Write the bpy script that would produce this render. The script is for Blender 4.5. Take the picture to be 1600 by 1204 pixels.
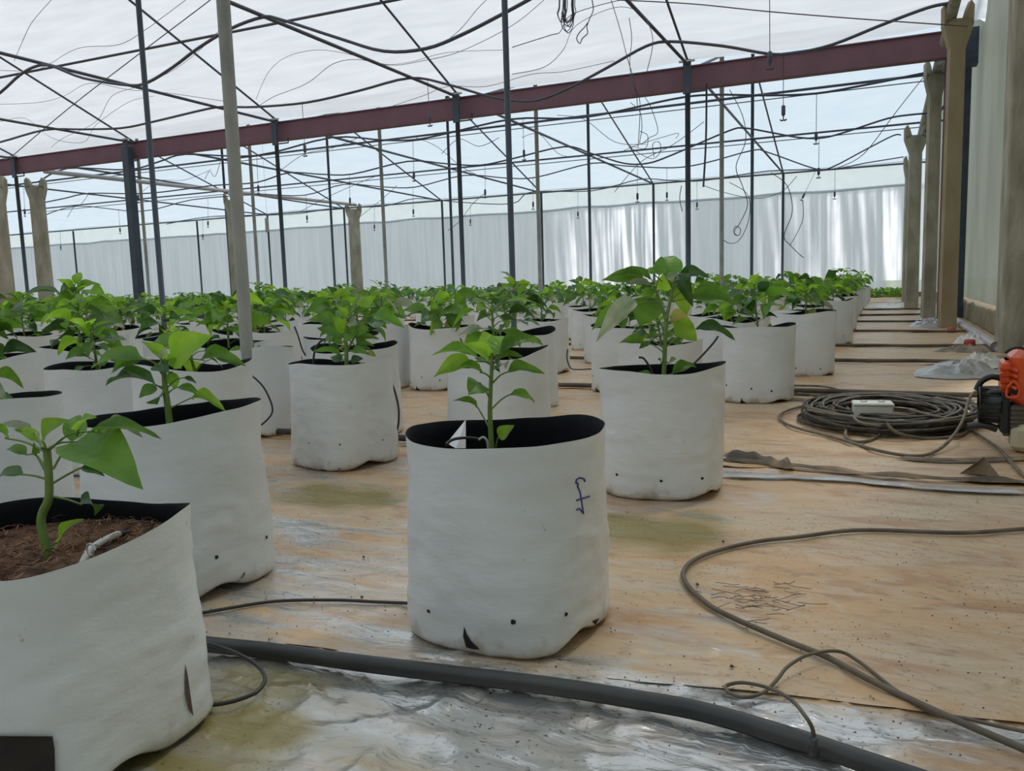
import bpy, math, random
from mathutils import Vector, Matrix, noise
from mathutils.bvhtree import BVHTree
random.seed(7)
PI = math.pi
for o in list(bpy.data.objects): bpy.data.objects.remove(o)
S = bpy.context.scene
COL = S.collection

# ------------------------------------------------------------------ camera
F = 1280.0; CH = .58
yaw, pit, rol = math.radians(24.7), math.radians(6.9), math.radians(1.7)
FWD = Vector((-math.sin(yaw)*math.cos(pit), math.cos(yaw)*math.cos(pit), -math.sin(pit)))
_r = Vector((math.cos(yaw), math.sin(yaw), 0)); _u = _r.cross(FWD)
RT = _r*math.cos(rol)-_u*math.sin(rol); UP = _r*math.sin(rol)+_u*math.cos(rol)
CAM = Vector((0, 0, CH))
cd = bpy.data.cameras.new('camera'); cam = bpy.data.objects.new('camera', cd); COL.objects.link(cam)
cd.sensor_width = 36; cd.lens = F/1600*36; cd.clip_start = .02; cd.clip_end = 500
cam.matrix_world = Matrix(((RT.x, UP.x, -FWD.x, 0), (RT.y, UP.y, -FWD.y, 0), (RT.z, UP.z, -FWD.z, CH), (0, 0, 0, 1)))
S.camera = cam

# ------------------------------------------------------------------ light
W = bpy.data.worlds.new('sky'); S.world = W; W.use_nodes = True
nt = W.node_tree; bg = nt.nodes['Background']
tc = nt.nodes.new('ShaderNodeTexCoord'); sx = nt.nodes.new('ShaderNodeSeparateXYZ')
cr = nt.nodes.new('ShaderNodeValToRGB')
nt.links.new(tc.outputs['Generated'], sx.inputs[0]); nt.links.new(sx.outputs['Z'], cr.inputs[0])
cr.color_ramp.elements[0].position = 0; cr.color_ramp.elements[0].color = (.93, .96, 1, 1)
cr.color_ramp.elements[1].position = .6; cr.color_ramp.elements[1].color = (.66, .80, .93, 1)
nt.links.new(cr.outputs[0], bg.inputs[0]); bg.inputs[1].default_value = 1.25
sl = bpy.data.lights.new('sun', 'SUN'); sl.energy = 2.6; sl.angle = math.radians(9); sl.color = (1, .96, .9)
sun = bpy.data.objects.new('sun', sl); COL.objects.link(sun)
sd = Vector((.28, .62, .95)).normalized()          # towards the sun: beyond the far wall, a little right
sun.rotation_euler = sd.to_track_quat('Z', 'Y').to_euler(); sun.location = (5, 12, 20)
S.view_settings.view_transform = 'Standard'; S.view_settings.look = 'None'
S.view_settings.exposure = .16; S.view_settings.gamma = 1; S.view_settings.use_curve_mapping = False

# ------------------------------------------------------------------ helpers
def ray(x, y): return FWD+RT*((x-800)/F)-UP*((y-602)/F)
def gz(x, y, z=0.):
    d = ray(x, y); return CAM+d*((z-CH)/d.z)
def gY(x, y, Y):
    d = ray(x, y); return CAM+d*(Y/d.y)
def gd(x, y, dep): return CAM+ray(x, y)*dep       # depth along the view axis
def nz(x, y, z=0., s=1.): return noise.noise(Vector((x*s, y*s, z*s)))

def node_mat(name):
    m = bpy.data.materials.new(name); m.use_nodes = True
    n = m.node_tree.nodes; l = m.node_tree.links
    return m, n, l, n['Principled BSDF'], n['Material Output']
def rgba(c): return (c[0], c[1], c[2], 1)
def mat(name, c, rough=.5, metal=0., c2=None, nscale=8., bump=0., bscale=60., coords='Object', stretch=None, spec=None, ramp=(.35, .65)):
    m, n, l, b, o = node_mat(name)
    b.inputs['Base Color'].default_value = rgba(c); b.inputs['Roughness'].default_value = rough; b.inputs['Metallic'].default_value = metal
    if spec is not None: b.inputs['Specular IOR Level'].default_value = spec
    tc = n.new('ShaderNodeTexCoord'); mp = n.new('ShaderNodeMapping'); l.new(tc.outputs[coords], mp.inputs[0])
    if stretch: mp.inputs['Scale'].default_value = stretch
    if c2 is not None:
        t = n.new('ShaderNodeTexNoise'); t.inputs['Scale'].default_value = nscale; t.inputs['Detail'].default_value = 6
        r = n.new('ShaderNodeValToRGB'); r.color_ramp.elements[0].position = ramp[0]; r.color_ramp.elements[1].position = ramp[1]
        r.color_ramp.elements[0].color = rgba(c); r.color_ramp.elements[1].color = rgba(c2)
        l.new(mp.outputs[0], t.inputs[0]); l.new(t.outputs[0], r.inputs[0]); l.new(r.outputs[0], b.inputs['Base Color'])
    if bump:
        t = n.new('ShaderNodeTexNoise'); t.inputs['Scale'].default_value = bscale; t.inputs['Detail'].default_value = 5
        bp = n.new('ShaderNodeBump'); bp.inputs['Strength'].default_value = bump; bp.inputs['Distance'].default_value = .01
        l.new(mp.outputs[0], t.inputs[0]); l.new(t.outputs[0], bp.inputs['Height']); l.new(bp.outputs[0], b.inputs['Normal'])
    return m

def film_mat(name, c, clear=.2, gloss=.12, rough=.3, streak=None, c2=None, diff=.35, sscale=(1, 1, 1), tnoise=3.):
    """thin greenhouse plastic: diffuse transmission, some scatter back, a clear share and a soft sheen"""
    m, n, l, b, o = node_mat(name); n.remove(b)
    tc = n.new('ShaderNodeTexCoord'); mp = n.new('ShaderNodeMapping'); mp.inputs['Scale'].default_value = sscale
    l.new(tc.outputs['Object'], mp.inputs[0])
    t = n.new('ShaderNodeTexNoise'); t.inputs['Scale'].default_value = tnoise; t.inputs['Detail'].default_value = 7; l.new(mp.outputs[0], t.inputs[0])
    r = n.new('ShaderNodeValToRGB'); r.color_ramp.elements[0].position = .3; r.color_ramp.elements[1].position = .7
    r.color_ramp.elements[0].color = rgba(c); r.color_ramp.elements[1].color = rgba(c2 or c); l.new(t.outputs[0], r.inputs[0])
    tr = n.new('ShaderNodeBsdfTranslucent'); df = n.new('ShaderNodeBsdfDiffuse'); cl = n.new('ShaderNodeBsdfTransparent'); gl = n.new('ShaderNodeBsdfGlossy')
    l.new(r.outputs[0], tr.inputs[0]); l.new(r.outputs[0], df.inputs[0]); gl.inputs['Roughness'].default_value = rough
    bp = n.new('ShaderNodeBump'); bp.inputs['Strength'].default_value = .5; bp.inputs['Distance'].default_value = .02
    l.new(t.outputs[0], bp.inputs['Height']); l.new(bp.outputs[0], gl.inputs['Normal']); l.new(bp.outputs[0], tr.inputs['Normal'])
    m1 = n.new('ShaderNodeMixShader'); m1.inputs[0].default_value = diff; l.new(tr.outputs[0], m1.inputs[1]); l.new(df.outputs[0], m1.inputs[2])
    m2 = n.new('ShaderNodeMixShader'); m2.inputs[0].default_value = clear; l.new(m1.outputs[0], m2.inputs[1]); l.new(cl.outputs[0], m2.inputs[2])
    if streak:      # attribute: bright light streaks on the film, painted as added transparency
        at = n.new('ShaderNodeAttribute'); at.attribute_name = streak
        l.new(at.outputs['Fac'], m2.inputs[0])
    m3 = n.new('ShaderNodeMixShader'); m3.inputs[0].default_value = gloss; l.new(m2.outputs[0], m3.inputs[1]); l.new(gl.outputs[0], m3.inputs[2])
    l.new(m3.outputs[0], o.inputs[0])
    return m

def leaf_mat(name, c, c2, trans=.45, rough=.42):
    m, n, l, b, o = node_mat(name)
    tc = n.new('ShaderNodeTexCoord'); t = n.new('ShaderNodeTexNoise'); t.inputs['Scale'].default_value = 2.5; t.inputs['Detail'].default_value = 4
    l.new(tc.outputs['Object'], t.inputs[0])
    r = n.new('ShaderNodeValToRGB'); r.color_ramp.elements[0].position = .35; r.color_ramp.elements[1].position = .65
    r.color_ramp.elements[0].color = rgba(c); r.color_ramp.elements[1].color = rgba(c2); l.new(t.outputs[0], r.inputs[0])
    oi = n.new('ShaderNodeObjectInfo'); hs = n.new('ShaderNodeHueSaturation'); mr = n.new('ShaderNodeMapRange')
    mr.inputs['To Min'].default_value = .75; mr.inputs['To Max'].default_value = 1.3
    l.new(oi.outputs['Random'], mr.inputs[0]); l.new(mr.outputs[0], hs.inputs['Value']); l.new(r.outputs[0], hs.inputs['Color'])
    l.new(hs.outputs[0], b.inputs['Base Color']); b.inputs['Roughness'].default_value = rough
    wv = n.new('ShaderNodeTexWave'); wv.wave_type = 'BANDS'; wv.bands_direction = 'X'; wv.inputs['Scale'].default_value = 2.6; wv.inputs['Distortion'].default_value = 1.5
    l.new(tc.outputs['Object'], wv.inputs[0]); bp = n.new('ShaderNodeBump'); bp.inputs['Strength'].default_value = .10; bp.inputs['Distance'].default_value = .006
    l.new(wv.outputs[0], bp.inputs['Height']); l.new(bp.outputs[0], b.inputs['Normal'])
    tr = n.new('ShaderNodeBsdfTranslucent'); h2 = n.new('ShaderNodeHueSaturation'); h2.inputs['Value'].default_value = 1.7; h2.inputs['Hue'].default_value = .485
    l.new(hs.outputs[0], h2.inputs['Color']); l.new(h2.outputs[0], tr.inputs[0])
    mx = n.new('ShaderNodeMixShader'); mx.inputs[0].default_value = trans
    l.new(b.outputs[0], mx.inputs[1]); l.new(tr.outputs[0], mx.inputs[2]); l.new(mx.outputs[0], o.inputs[0])
    return m

def ground_mat():
    m, n, l, b, o = node_mat('mulch_film_with_soil')
    geo = n.new('ShaderNodeNewGeometry')
    def nzt(scale, det, st=(1, 1, 1), dist=0.):
        mp = n.new('ShaderNodeMapping'); mp.inputs['Scale'].default_value = st; l.new(geo.outputs['Position'], mp.inputs[0])
        t = n.new('ShaderNodeTexNoise'); t.inputs['Scale'].default_value = scale; t.inputs['Detail'].default_value = det; t.inputs['Distortion'].default_value = dist
        l.new(mp.outputs[0], t.inputs[0]); return t.outputs[0]
    def ramp(src, p0, p1, c0=(0, 0, 0), c1=(1, 1, 1)):
        r = n.new('ShaderNodeValToRGB'); r.color_ramp.elements[0].position = p0; r.color_ramp.elements[1].position = p1
        r.color_ramp.elements[0].color = rgba(c0); r.color_ramp.elements[1].color = rgba(c1); l.new(src, r.inputs[0]); return r.outputs[0]
    def mixc(f, a, c):
        x = n.new('ShaderNodeMix'); x.data_type = 'RGBA'
        if isinstance(f, float): x.inputs[0].default_value = f
        else: l.new(f, x.inputs[0])
        for s, v in ((6, a), (7, c)):
            if isinstance(v, tuple): x.inputs[s].default_value = rgba(v)
            else: l.new(v, x.inputs[s])
        return x.outputs[2]
    def mth(op, a, c, cl=True):
        x = n.new('ShaderNodeMath'); x.operation = op; x.use_clamp = cl
        for s, v in ((0, a), (1, c)):
            if isinstance(v, (int, float)): x.inputs[s].default_value = v
            else: l.new(v, x.inputs[s])
        return x.outputs[0]
    def att(nm):
        a = n.new('ShaderNodeAttribute'); a.attribute_name = nm; return a.outputs['Fac']
    dirt, green = att('dirt'), att('green')
    film = mixc(ramp(nzt(3, 6), .35, .65), (.50, .51, .50), (.66, .66, .64))
    soil = mixc(ramp(nzt(2.2, 8, (.7, 1.6, 1), .6), .36, .62), (.59, .345, .145), (.56, .41, .24))
    soil = mixc(mth('MULTIPLY', ramp(nzt(5, 10, (.6, 1.5, 1), 1.), .52, .64), .75), soil, (.40, .19, .065))
    soil = mixc(mth('MULTIPLY', ramp(nzt(13, 12, (.6, 1.4, 1), 1.5), .50, .62), .45), soil, (.62, .49, .35))
    soil = mixc(mth('MULTIPLY', ramp(nzt(30, 10, (.6, 1.6, 1), 1.), .58, .68), .6), soil, (.30, .16, .07))
    dn = mth('SUBTRACT', mth('ADD', ramp(nzt(4.2, 9, (.5, 1.9, 1), .8), .3, .7), mth('MULTIPLY', dirt, 1.9, False), False), .85)
    dn2 = mth('ADD', dn, mth('MULTIPLY', mth('SUBTRACT', nzt(16, 10, (.45, 1.6, 1), 1.2), .5, False), 1.3, False), False)
    dm = mth('MULTIPLY', ramp(dn2, -.1, .75), .93)
    c = mixc(dm, film, soil)
    gm = mth('MULTIPLY', green, ramp(nzt(9, 7, (.5, 1.6, 1), .8), .12, .42))
    c = mixc(mth('MULTIPLY', gm, .9), c, (.25, .20, .05))
    sp = ramp(nzt(150, 4, (.8, 1., 1)), .62, .67)
    sp = mth('MULTIPLY', sp, ramp(nzt(3.5, 4), .40, .62))
    c = mixc(sp, c, (.12, .075, .05))
    l.new(c, b.inputs['Base Color'])
    met = mth('MULTIPLY', mth('SUBTRACT', 1., mth('MAXIMUM', dm, gm)), .7); l.new(met, b.inputs['Metallic'])
    rr = n.new('ShaderNodeMapRange'); rr.inputs['To Min'].default_value = .20; rr.inputs['To Max'].default_value = .46; l.new(dm, rr.inputs[0])
    wet = mth('SUBTRACT', rr.outputs[0], mth('MULTIPLY', green, .2)); l.new(wet, b.inputs['Roughness'])
    bp = n.new('ShaderNodeBump'); bp.inputs['Strength'].default_value = 1.; bp.inputs['Distance'].default_value = .009
    l.new(nzt(15, 8, (.5, 1.25, 1), .7), bp.inputs['Height']); l.new(bp.outputs[0], b.inputs['Normal'])
    return m

M = dict(
    bag=mat('white_bag_plastic', (.75, .77, .775), .34, c2=(.68, .70, .70), nscale=5, bump=.34, bscale=11, stretch=(1, 1, 2.2)),
    bagin=mat('black_bag_inside', (.005, .007, .012), .7, spec=.2),
    soil=mat('coco_peat', (.07, .035, .018), .95, c2=(.20, .10, .055), nscale=45, bump=1., bscale=90),
    hole=mat('black_hole', (.01, .01, .01), .8),
    ink=mat('violet_ink', (.05, .04, .22), .5),
    stem=mat('green_stem', (.13, .23, .045), .45, c2=(.20, .30, .07), nscale=30),
    stemb=mat('woody_stem', (.28, .22, .09), .6, c2=(.17, .24, .06), nscale=20),
    lf1=leaf_mat('leaf_green', (.075, .20, .018), (.12, .28, .03)),
    lf2=leaf_mat('leaf_bright', (.15, .33, .02), (.21, .40, .035), .55),
    lf3=leaf_mat('leaf_dark', (.035, .11, .022), (.06, .15, .03), .3, .32),
    lfp=leaf_mat('leaf_pale', (.20, .26, .14), (.36, .40, .27), .3, .4),
    lfy=leaf_mat('leaf_yellowing', (.38, .40, .09), (.42, .38, .09), .4),
    navy=mat('dark_painted_steel', (.030, .045, .065), .5, c2=(.045, .065, .09), nscale=6),
    galv=mat('galvanised_pipe', (.22, .215, .185), .65, c2=(.33, .32, .27), nscale=9, bump=.3, stretch=(1, 1, .5)),
    pipe=mat('bright_steel_pipe', (.45, .42, .42), .4, .5),
    rod=mat('dark_rod', (.065, .068, .095), .5),
    red=mat('red_oxide_steel', (.15, .075, .098), .7, c2=(.18, .09, .115), nscale=3),
    conc=mat('weathered_concrete', (.25, .23, .165), .9, c2=(.42, .39, .30), nscale=6, bump=1., bscale=40, stretch=(1, 1, .4)),
    concy=mat('yellowed_concrete', (.27, .20, .11), .9, c2=(.34, .28, .18), nscale=5, bump=.5, bscale=40, stretch=(1, 1, .4)),
    curb=mat('mud_curb', (.30, .22, .13), .95, c2=(.18, .17, .10), nscale=6, bump=.9, bscale=25),
    black=mat('black_polythene_pipe', (.022, .026, .026), .42, c2=(.05, .05, .045), nscale=6, bump=.15, bscale=50),
    pipeb=mat('dusty_black_pipe', (.045, .036, .025), .6, c2=(.15, .11, .07), nscale=5),
    tube=mat('black_microtube', (.03, .03, .03), .4),
    hose=mat('dusty_brown_hose', (.10, .085, .06), .55, c2=(.16, .13, .09), nscale=20),
    cable=mat('dusty_cable', (.11, .095, .07), .6, c2=(.20, .165, .11), nscale=25),
    cable2=mat('dark_cable', (.035, .032, .03), .6, c2=(.10, .085, .06), nscale=25),
    wire=mat('thin_wire', (.06, .06, .07), .5),
    white=mat('white_plastic', (.66, .66, .60), .45, c2=(.58, .57, .50), nscale=9),
    clearp=mat('milky_tube', (.50, .50, .47), .3),
    orange=mat('orange_plastic', (.72, .10, .025), .3),
    dkplastic=mat('black_engine_plastic', (.015, .02, .022), .35, bump=.2, bscale=80),
    alu=mat('dirty_aluminium', (.16, .14, .12), .6, .4, bump=.4),
    tank=mat('translucent_tank', (.52, .48, .33), .4),
    silver=mat('silver_sheet', (.46, .46, .46), .34, .5, c2=(.36, .33, .29), nscale=9, bump=.8, bscale=12),
    whsheet=mat('white_sheet', (.72, .69, .64), .4, c2=(.55, .50, .42), nscale=7, bump=.7, bscale=10),
    dksheet=mat('dark_sheet_underside', (.10, .08, .06), .6, c2=(.38, .27, .17), nscale=9, bump=.6, bscale=15),
    redcap=mat('red_plastic', (.42, .06, .05), .5),
    root=mat('dry_roots', (.12, .075, .05), .9),
    yellow=mat('sticky_trap', (.35, .36, .33), .5),
    outside=mat('outside_field', (.30, .31, .22), .95, c2=(.20, .25, .12), nscale=.4),
    roof=film_mat('roof_film', (.61, .61, .62), clear=.09, gloss=.05, c2=(.52, .525, .54), sscale=(.5, 3., 3.), tnoise=2.2, diff=.32),
    roof2=film_mat('roof_film_far', (.51, .57, .61), clear=.10, gloss=.05, c2=(.47, .535, .58), sscale=(.5, 1., 1.), diff=.3),
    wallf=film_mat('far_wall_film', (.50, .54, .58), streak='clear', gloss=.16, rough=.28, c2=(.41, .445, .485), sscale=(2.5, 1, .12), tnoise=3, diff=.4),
    band=film_mat('upper_wall_film', (.68, .74, .76), clear=.12, gloss=.08, c2=(.62, .68, .7)),
    wallr=film_mat('side_wall_film', (.37, .37, .31), clear=.02, gloss=.08, rough=.4, c2=(.24, .25, .195), sscale=(1, .7, .3), tnoise=1.6, diff=.5),
    ground=ground_mat(),
)

# soil splashed on the lowest centimetres of the bags, and a few scuffs
_m = M['bag']; _n = _m.node_tree.nodes; _l = _m.node_tree.links; _b = _n['Principled BSDF']
_src = _b.inputs['Base Color'].links[0].from_socket
_tc = _n.new('ShaderNodeTexCoord'); _sx = _n.new('ShaderNodeSeparateXYZ'); _l.new(_tc.outputs['Object'], _sx.inputs[0])
_t = _n.new('ShaderNodeTexNoise'); _t.inputs['Scale'].default_value = 22; _t.inputs['Detail'].default_value = 9; _l.new(_tc.outputs['Object'], _t.inputs[0])
_a = _n.new('ShaderNodeMapRange'); _a.inputs['From Min'].default_value = .055; _a.inputs['From Max'].default_value = .0; _a.inputs['To Min'].default_value = -.22; _a.inputs['To Max'].default_value = .16; _l.new(_sx.outputs['Z'], _a.inputs[0])
_s = _n.new('ShaderNodeMath'); _s.operation = 'ADD'; _l.new(_t.outputs[0], _s.inputs[0]); _l.new(_a.outputs[0], _s.inputs[1])
_r = _n.new('ShaderNodeValToRGB'); _r.color_ramp.elements[0].position = .50; _r.color_ramp.elements[1].position = .72; _l.new(_s.outputs[0], _r.inputs[0])
_t2 = _n.new('ShaderNodeTexNoise'); _t2.inputs['Scale'].default_value = 48; _t2.inputs['Detail'].default_value = 5; _l.new(_tc.outputs['Object'], _t2.inputs[0])
_r2 = _n.new('ShaderNodeValToRGB'); _r2.color_ramp.elements[0].position = .71; _r2.color_ramp.elements[1].position = .76; _l.new(_t2.outputs[0], _r2.inputs[0])
_mx0 = _n.new('ShaderNodeMath'); _mx0.operation = 'MAXIMUM'; _l.new(_r.outputs[0], _mx0.inputs[0]); _l.new(_r2.outputs[0], _mx0.inputs[1])
_mm = _n.new('ShaderNodeMath'); _mm.operation = 'MULTIPLY'; _mm.inputs[1].default_value = .6; _l.new(_mx0.outputs[0], _mm.inputs[0])
_mx = _n.new('ShaderNodeMix'); _mx.data_type = 'RGBA'; _l.new(_mm.outputs[0], _mx.inputs[0]); _l.new(_src, _mx.inputs[6]); _mx.inputs[7].default_value = (.33, .23, .13, 1)
_l.new(_mx.outputs[2], _b.inputs['Base Color'])

class MB:
    """collects shapes and links them as one mesh object"""
    def __init__(s): s.v = []; s.f = []; s.m = []; s.sm = []
    def add(s, vs, fs, mi=0, smooth=False):
        k = len(s.v); s.v += [tuple(v) for v in vs]
        for f in fs: s.f.append([i+k for i in f]); s.m.append(mi); s.sm.append(smooth)
        return s
    def box(s, c, d, mi=0, mtx=None, bev=0.):
        a, b_, e = d[0]/2, d[1]/2, d[2]/2
        vs = []
        if bev <= 0:
            for z in (-e, e): vs += [(-a, -b_, z), (a, -b_, z), (a, b_, z), (-a, b_, z)]
            fs = [(3, 2, 1, 0), (4, 5, 6, 7), (0, 1, 5, 4), (1, 2, 6, 5), (2, 3, 7, 6), (3, 0, 4, 7)]
        else:
            def ring(x, y, z, bb): return [(-x+bb, -y, z), (x-bb, -y, z), (x, -y+bb, z), (x, y-bb, z), (x-bb, y, z), (-x+bb, y, z), (-x, y-bb, z), (-x, -y+bb, z)]
            for (ins, z) in ((bev, -e), (0, -e+bev), (0, e-bev), (bev, e)): vs += ring(a-ins, b_-ins, z, bev)
            fs = [tuple(range(7, -1, -1)), tuple(range(24, 32))]
            for q in range(3):
                for i in range(8): fs.append((q*8+i, q*8+(i+1) % 8, q*8+8+(i+1) % 8, q*8+8+i))
        if mtx is not None: vs = [mtx @ Vector(v) for v in vs]
        vs = [(v[0]+c[0], v[1]+c[1], v[2]+c[2]) for v in vs]
        return s.add(vs, fs, mi)
    def tube(s, pts, r, n=8, mi=0, caps=True, closed=False):
        pts = [Vector(p) for p in pts]; rs = r if isinstance(r, (list, tuple)) else [r]*len(pts)
        vs = []; N = len(pts); up = None
        for i, p in enumerate(pts):
            t = (pts[min(i+1, N-1)]-pts[max(i-1, 0)])
            if t.length < 1e-9: t = Vector((0, 0, 1))
            t.normalize()
            if up is None: up = Vector((0, 0, 1)) if abs(t.z) < .9 else Vector((1, 0, 0))
            a = t.cross(up)
            if a.length < 1e-4: a = t.cross(Vector((0, 1, .1)))
            a.normalize(); up = a.cross(t)
            for k in range(n):
                an = 2*PI*k/n; vs.append(p+(a*math.cos(an)+up*math.sin(an))*rs[i])
        fs = []
        for i in range(N-1):
            for k in range(n): fs.append((i*n+k, i*n+(k+1) % n, (i+1)*n+(k+1) % n, (i+1)*n+k))
        if caps: fs += [tuple(range(n)), tuple((N-1)*n+k for k in range(n-1, -1, -1))]
        return s.add(vs, fs, mi, n > 4)
    def lathe(s, prof, c, n=16, mi=0, mtx=None):
        vs = []; fs = []
        for (r_, z) in prof:
            for k in range(n):
                v = Vector((r_*math.cos(2*PI*k/n), r_*math.sin(2*PI*k/n), z))
                if mtx is not None: v = mtx @ v
                vs.append(v+Vector(c))
        for i in range(len(prof)-1):
            for k in range(n): fs.append((i*n+k, i*n+(k+1) % n, (i+1)*n+(k+1) % n, (i+1)*n+k))
        fs += [tuple(range(n-1, -1, -1)), tuple((len(prof)-1)*n+k for k in range(n))]
        return s.add(vs, fs, mi, True)
    def prism(s, poly, depth, mtx, mi=0):
        n = len(poly); vs = [mtx @ Vector((p[0], -depth/2, p[1])) for p in poly]+[mtx @ Vector((p[0], depth/2, p[1])) for p in poly]
        fs = [tuple(range(n)), tuple(range(2*n-1, n-1, -1))]+[(i, n+i, n+(i+1) % n, (i+1) % n) for i in range(n)]
        return s.add(vs, fs, mi)
    def mesh(s, name, mats):
        me = bpy.data.meshes.new(name); me.from_pydata(s.v, [], s.f)
        for m in mats: me.materials.append(m)
        me.polygons.foreach_set('material_index', s.m); me.polygons.foreach_set('use_smooth', s.sm); me.update()
        return me
    def build(s, name, mats, parent=None, origin=None):
        if not isinstance(mats, (list, tuple)): mats = [mats]
        if origin is None and parent is None: origin = Vector(s.v[0]) if s.v else Vector()
        if parent is not None: origin = parent.matrix_basis.translation if origin is None else origin
        origin = Vector(origin); s.v = [tuple(Vector(v)-origin) for v in s.v]
        o = bpy.data.objects.new(name, s.mesh(name, mats)); COL.objects.link(o)
        if parent is not None: o.parent = parent
        if parent is None: o.location = origin
        elif (origin-parent.matrix_basis.translation).length > 1e-9: o.location = origin-parent.matrix_basis.translation
        return o
def tag(o, label=None, cat=None, group=None, kind=None):
    if label: o['label'] = label
    if cat: o['category'] = cat
    if group: o['group'] = group
    if kind: o['kind'] = kind
    return o
def empty(name, loc):
    o = bpy.data.objects.new(name, None); COL.objects.link(o); o.location = loc; o.empty_display_size = .05; return o
def part(name, me, parent, mtx=None):
    o = bpy.data.objects.new(name, me); COL.objects.link(o); o.parent = parent
    if mtx is not None: o.matrix_basis = mtx
    return o
def spline(pts, n=6):
    pts = [Vector(p) for p in pts]; out = []
    for i in range(len(pts)-1):
        p0 = pts[max(i-1, 0)]; p1 = pts[i]; p2 = pts[i+1]; p3 = pts[min(i+2, len(pts)-1)]
        for k in range(n):
            t = k/n
            out.append(.5*((2*p1)+(p2-p0)*t+(2*p0-5*p1+4*p2-p3)*t*t+(3*p1-p0-3*p2+p3)*t**3))
    out.append(pts[-1]); return out
ORD = ['first', 'second', 'third', 'fourth', 'fifth', 'sixth', 'seventh', 'eighth', 'ninth', 'tenth', 'eleventh', 'twelfth', 'thirteenth', 'fourteenth',
       'fifteenth', 'sixteenth', 'seventeenth', 'eighteenth', 'nineteenth', 'twentieth', 'twenty-first', 'twenty-second', 'twenty-third', 'twenty-fourth',
       'twenty-fifth', 'twenty-sixth', 'twenty-seventh', 'twenty-eighth', 'twenty-ninth', 'thirtieth', 'thirty-first', 'thirty-second', 'thirty-third', 'thirty-fourth', 'thirty-fifth']

# ------------------------------------------------------------------ the house: floor, walls, roof
XL, XR, YB, YF = -37., .95, -5.5, 23.3
bm_ = MB(); bm_.add([(-90, -40, -.12), (60, -40, -.12), (60, 120, -.12), (-90, 120, -.12)], [(0, 1, 2, 3)])
tag(bm_.build('ground', M['outside'], origin=(0, 0, 0)), kind='structure')
bm_ = MB(); bm_.box((( XL+XR+.5)/2, (YB+YF)/2, -.05), (XR+.5-XL, YF-YB, .08)); floor = bm_.build('floor', mat('packed_soil', (.30, .20, .12), .95, c2=(.38, .28, .18), nscale=3, bump=.5), origin=(0, 0, 0))
tag(floor, kind='structure')

def near_edge(x): # line where the second sheet overlaps the first
    pts = [(-8, .80), (-1.6, .94), (-1.09, .985), (-.71, 1.03), (-.34, 1.10), (.17, 1.165), (.9, 1.2), (3, 1.3)]
    for (a, b_), (c, d) in zip(pts, pts[1:]):
        if a <= x <= c: return b_+(d-b_)*(x-a)/(c-a)
    return pts[0][1] if x < pts[0][0] else pts[-1][1]
GREEN = [(gz(*p), rx, ry, s_) for p, rx, ry, s_ in (((520, 778), .26, .13, 1.), ((1000, 835), .20, .15, .95), ((345, 1125), .17, .085, 1.1), ((430, 1075), .16, .06, .85), ((235, 1200), .35, .07, 1.),
         ((560, 1180), .10, .05, .45), ((1080, 820), .12, .10, .5), ((345, 1180), .16, .04, .8))]
def green_at(x, y):
    g = 0
    for c, rx, ry, s_ in GREEN:
        q = math.hypot((x-c.x)/rx, (y-c.y)/ry)+.45*nz(x, y, 3, 9); g = max(g, s_*min(1, max(0, (1.15-q)*1.7)))
    return g
def dirt_at(x, y, base):
    d = base
    if y < near_edge(x)-.01: d = .10+.45*max(0, min(1, (x+.15)*2.2))
    elif y < 2.5:
        d = .55+.22*max(0, min(1, (x+.35)*3))+.16*nz(x, y, 1, 2.2)
        q = math.hypot((x+1.15)/.5, (y-1.75)/.22); d += .25*max(0, 1-q)
        if x < -.6 and y < 1.6: d -= .18
    return max(0, min(1, d))
def wrinkle(x, y, amp):
    a = 1-abs(nz(x*.9-.5*y, y*.8, 0, 6))*3.2; b_ = 1-abs(nz(x+y*.6, y-x*.3, 5, 14))*3.4; c = 1-abs(nz(x, y, 9, 34))*2.4
    return amp*(max(0, a)**3*1.0+max(0, b_)**3*.6+max(0, c)*.13)
def sheet(y0f, y1f, x0, x1, dx, dy, z0, base, amp, lip):
    nx = max(2, int((x1-x0)/dx)); vs = []; fs = []; dr = []; gr = []
    ny = max(3, int((y1f(0)-y0f(0))/dy))
    for j in range(ny+1):
        for i in range(nx+1):
            x = x0+(x1-x0)*i/nx; a, b_ = y0f(x), y1f(x); t = j/ny
            e = .012*nz(x, j*.0, 2+base, 6)
            y = a+(b_-a)*t+(e if j == 0 else 0)
            z = z0+wrinkle(x, y, amp)*(1 if base > .3 else 1)
            z += .0022*nz(x*.5, y*3.2, 4, 6)+(0 if y < 2.5 else .010*max(0, .62-abs(nz(x*.22, y*1.1+.2*x, 8, 5))*4))
            if lip: z += lip*math.exp(-((y-a)/.035)**2)*(.55+.9*nz(x, 0, base, 5))-(.004 if j == 0 else 0)
            vs.append((x, y, max(z, .001))); dr.append(dirt_at(x, y, base)); gr.append(green_at(x, y) if y < 2.6 else 0)
    for j in range(ny):
        for i in range(nx): k = j*(nx+1)+i; fs.append((k, k+1, k+nx+2, k+nx+1))
    m = MB().add(vs, fs, 0, True); o = m.build('ground_sheet', M['ground'], floor)
    for nm, dat in (('dirt', dr), ('green', gr)):
        at = o.data.attributes.new(nm, 'FLOAT', 'POINT'); at.data.foreach_set('value', dat)
    return o
sheet(lambda x: -.6, lambda x: near_edge(x)+.12, -2.2, 1.5, .011, .011, .002, .2, .0085, 0)
sheet(lambda x: near_edge(x), lambda x: 2.62, -3.4, 1.6, .02, .012, .0065, .6, .0016, .006)
ys = [2.52, 4.18, 5.75, 7.15, 9.0, 10.9, 12.8, 14.8, 16.9, 19., 21.2, 23.2]
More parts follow.
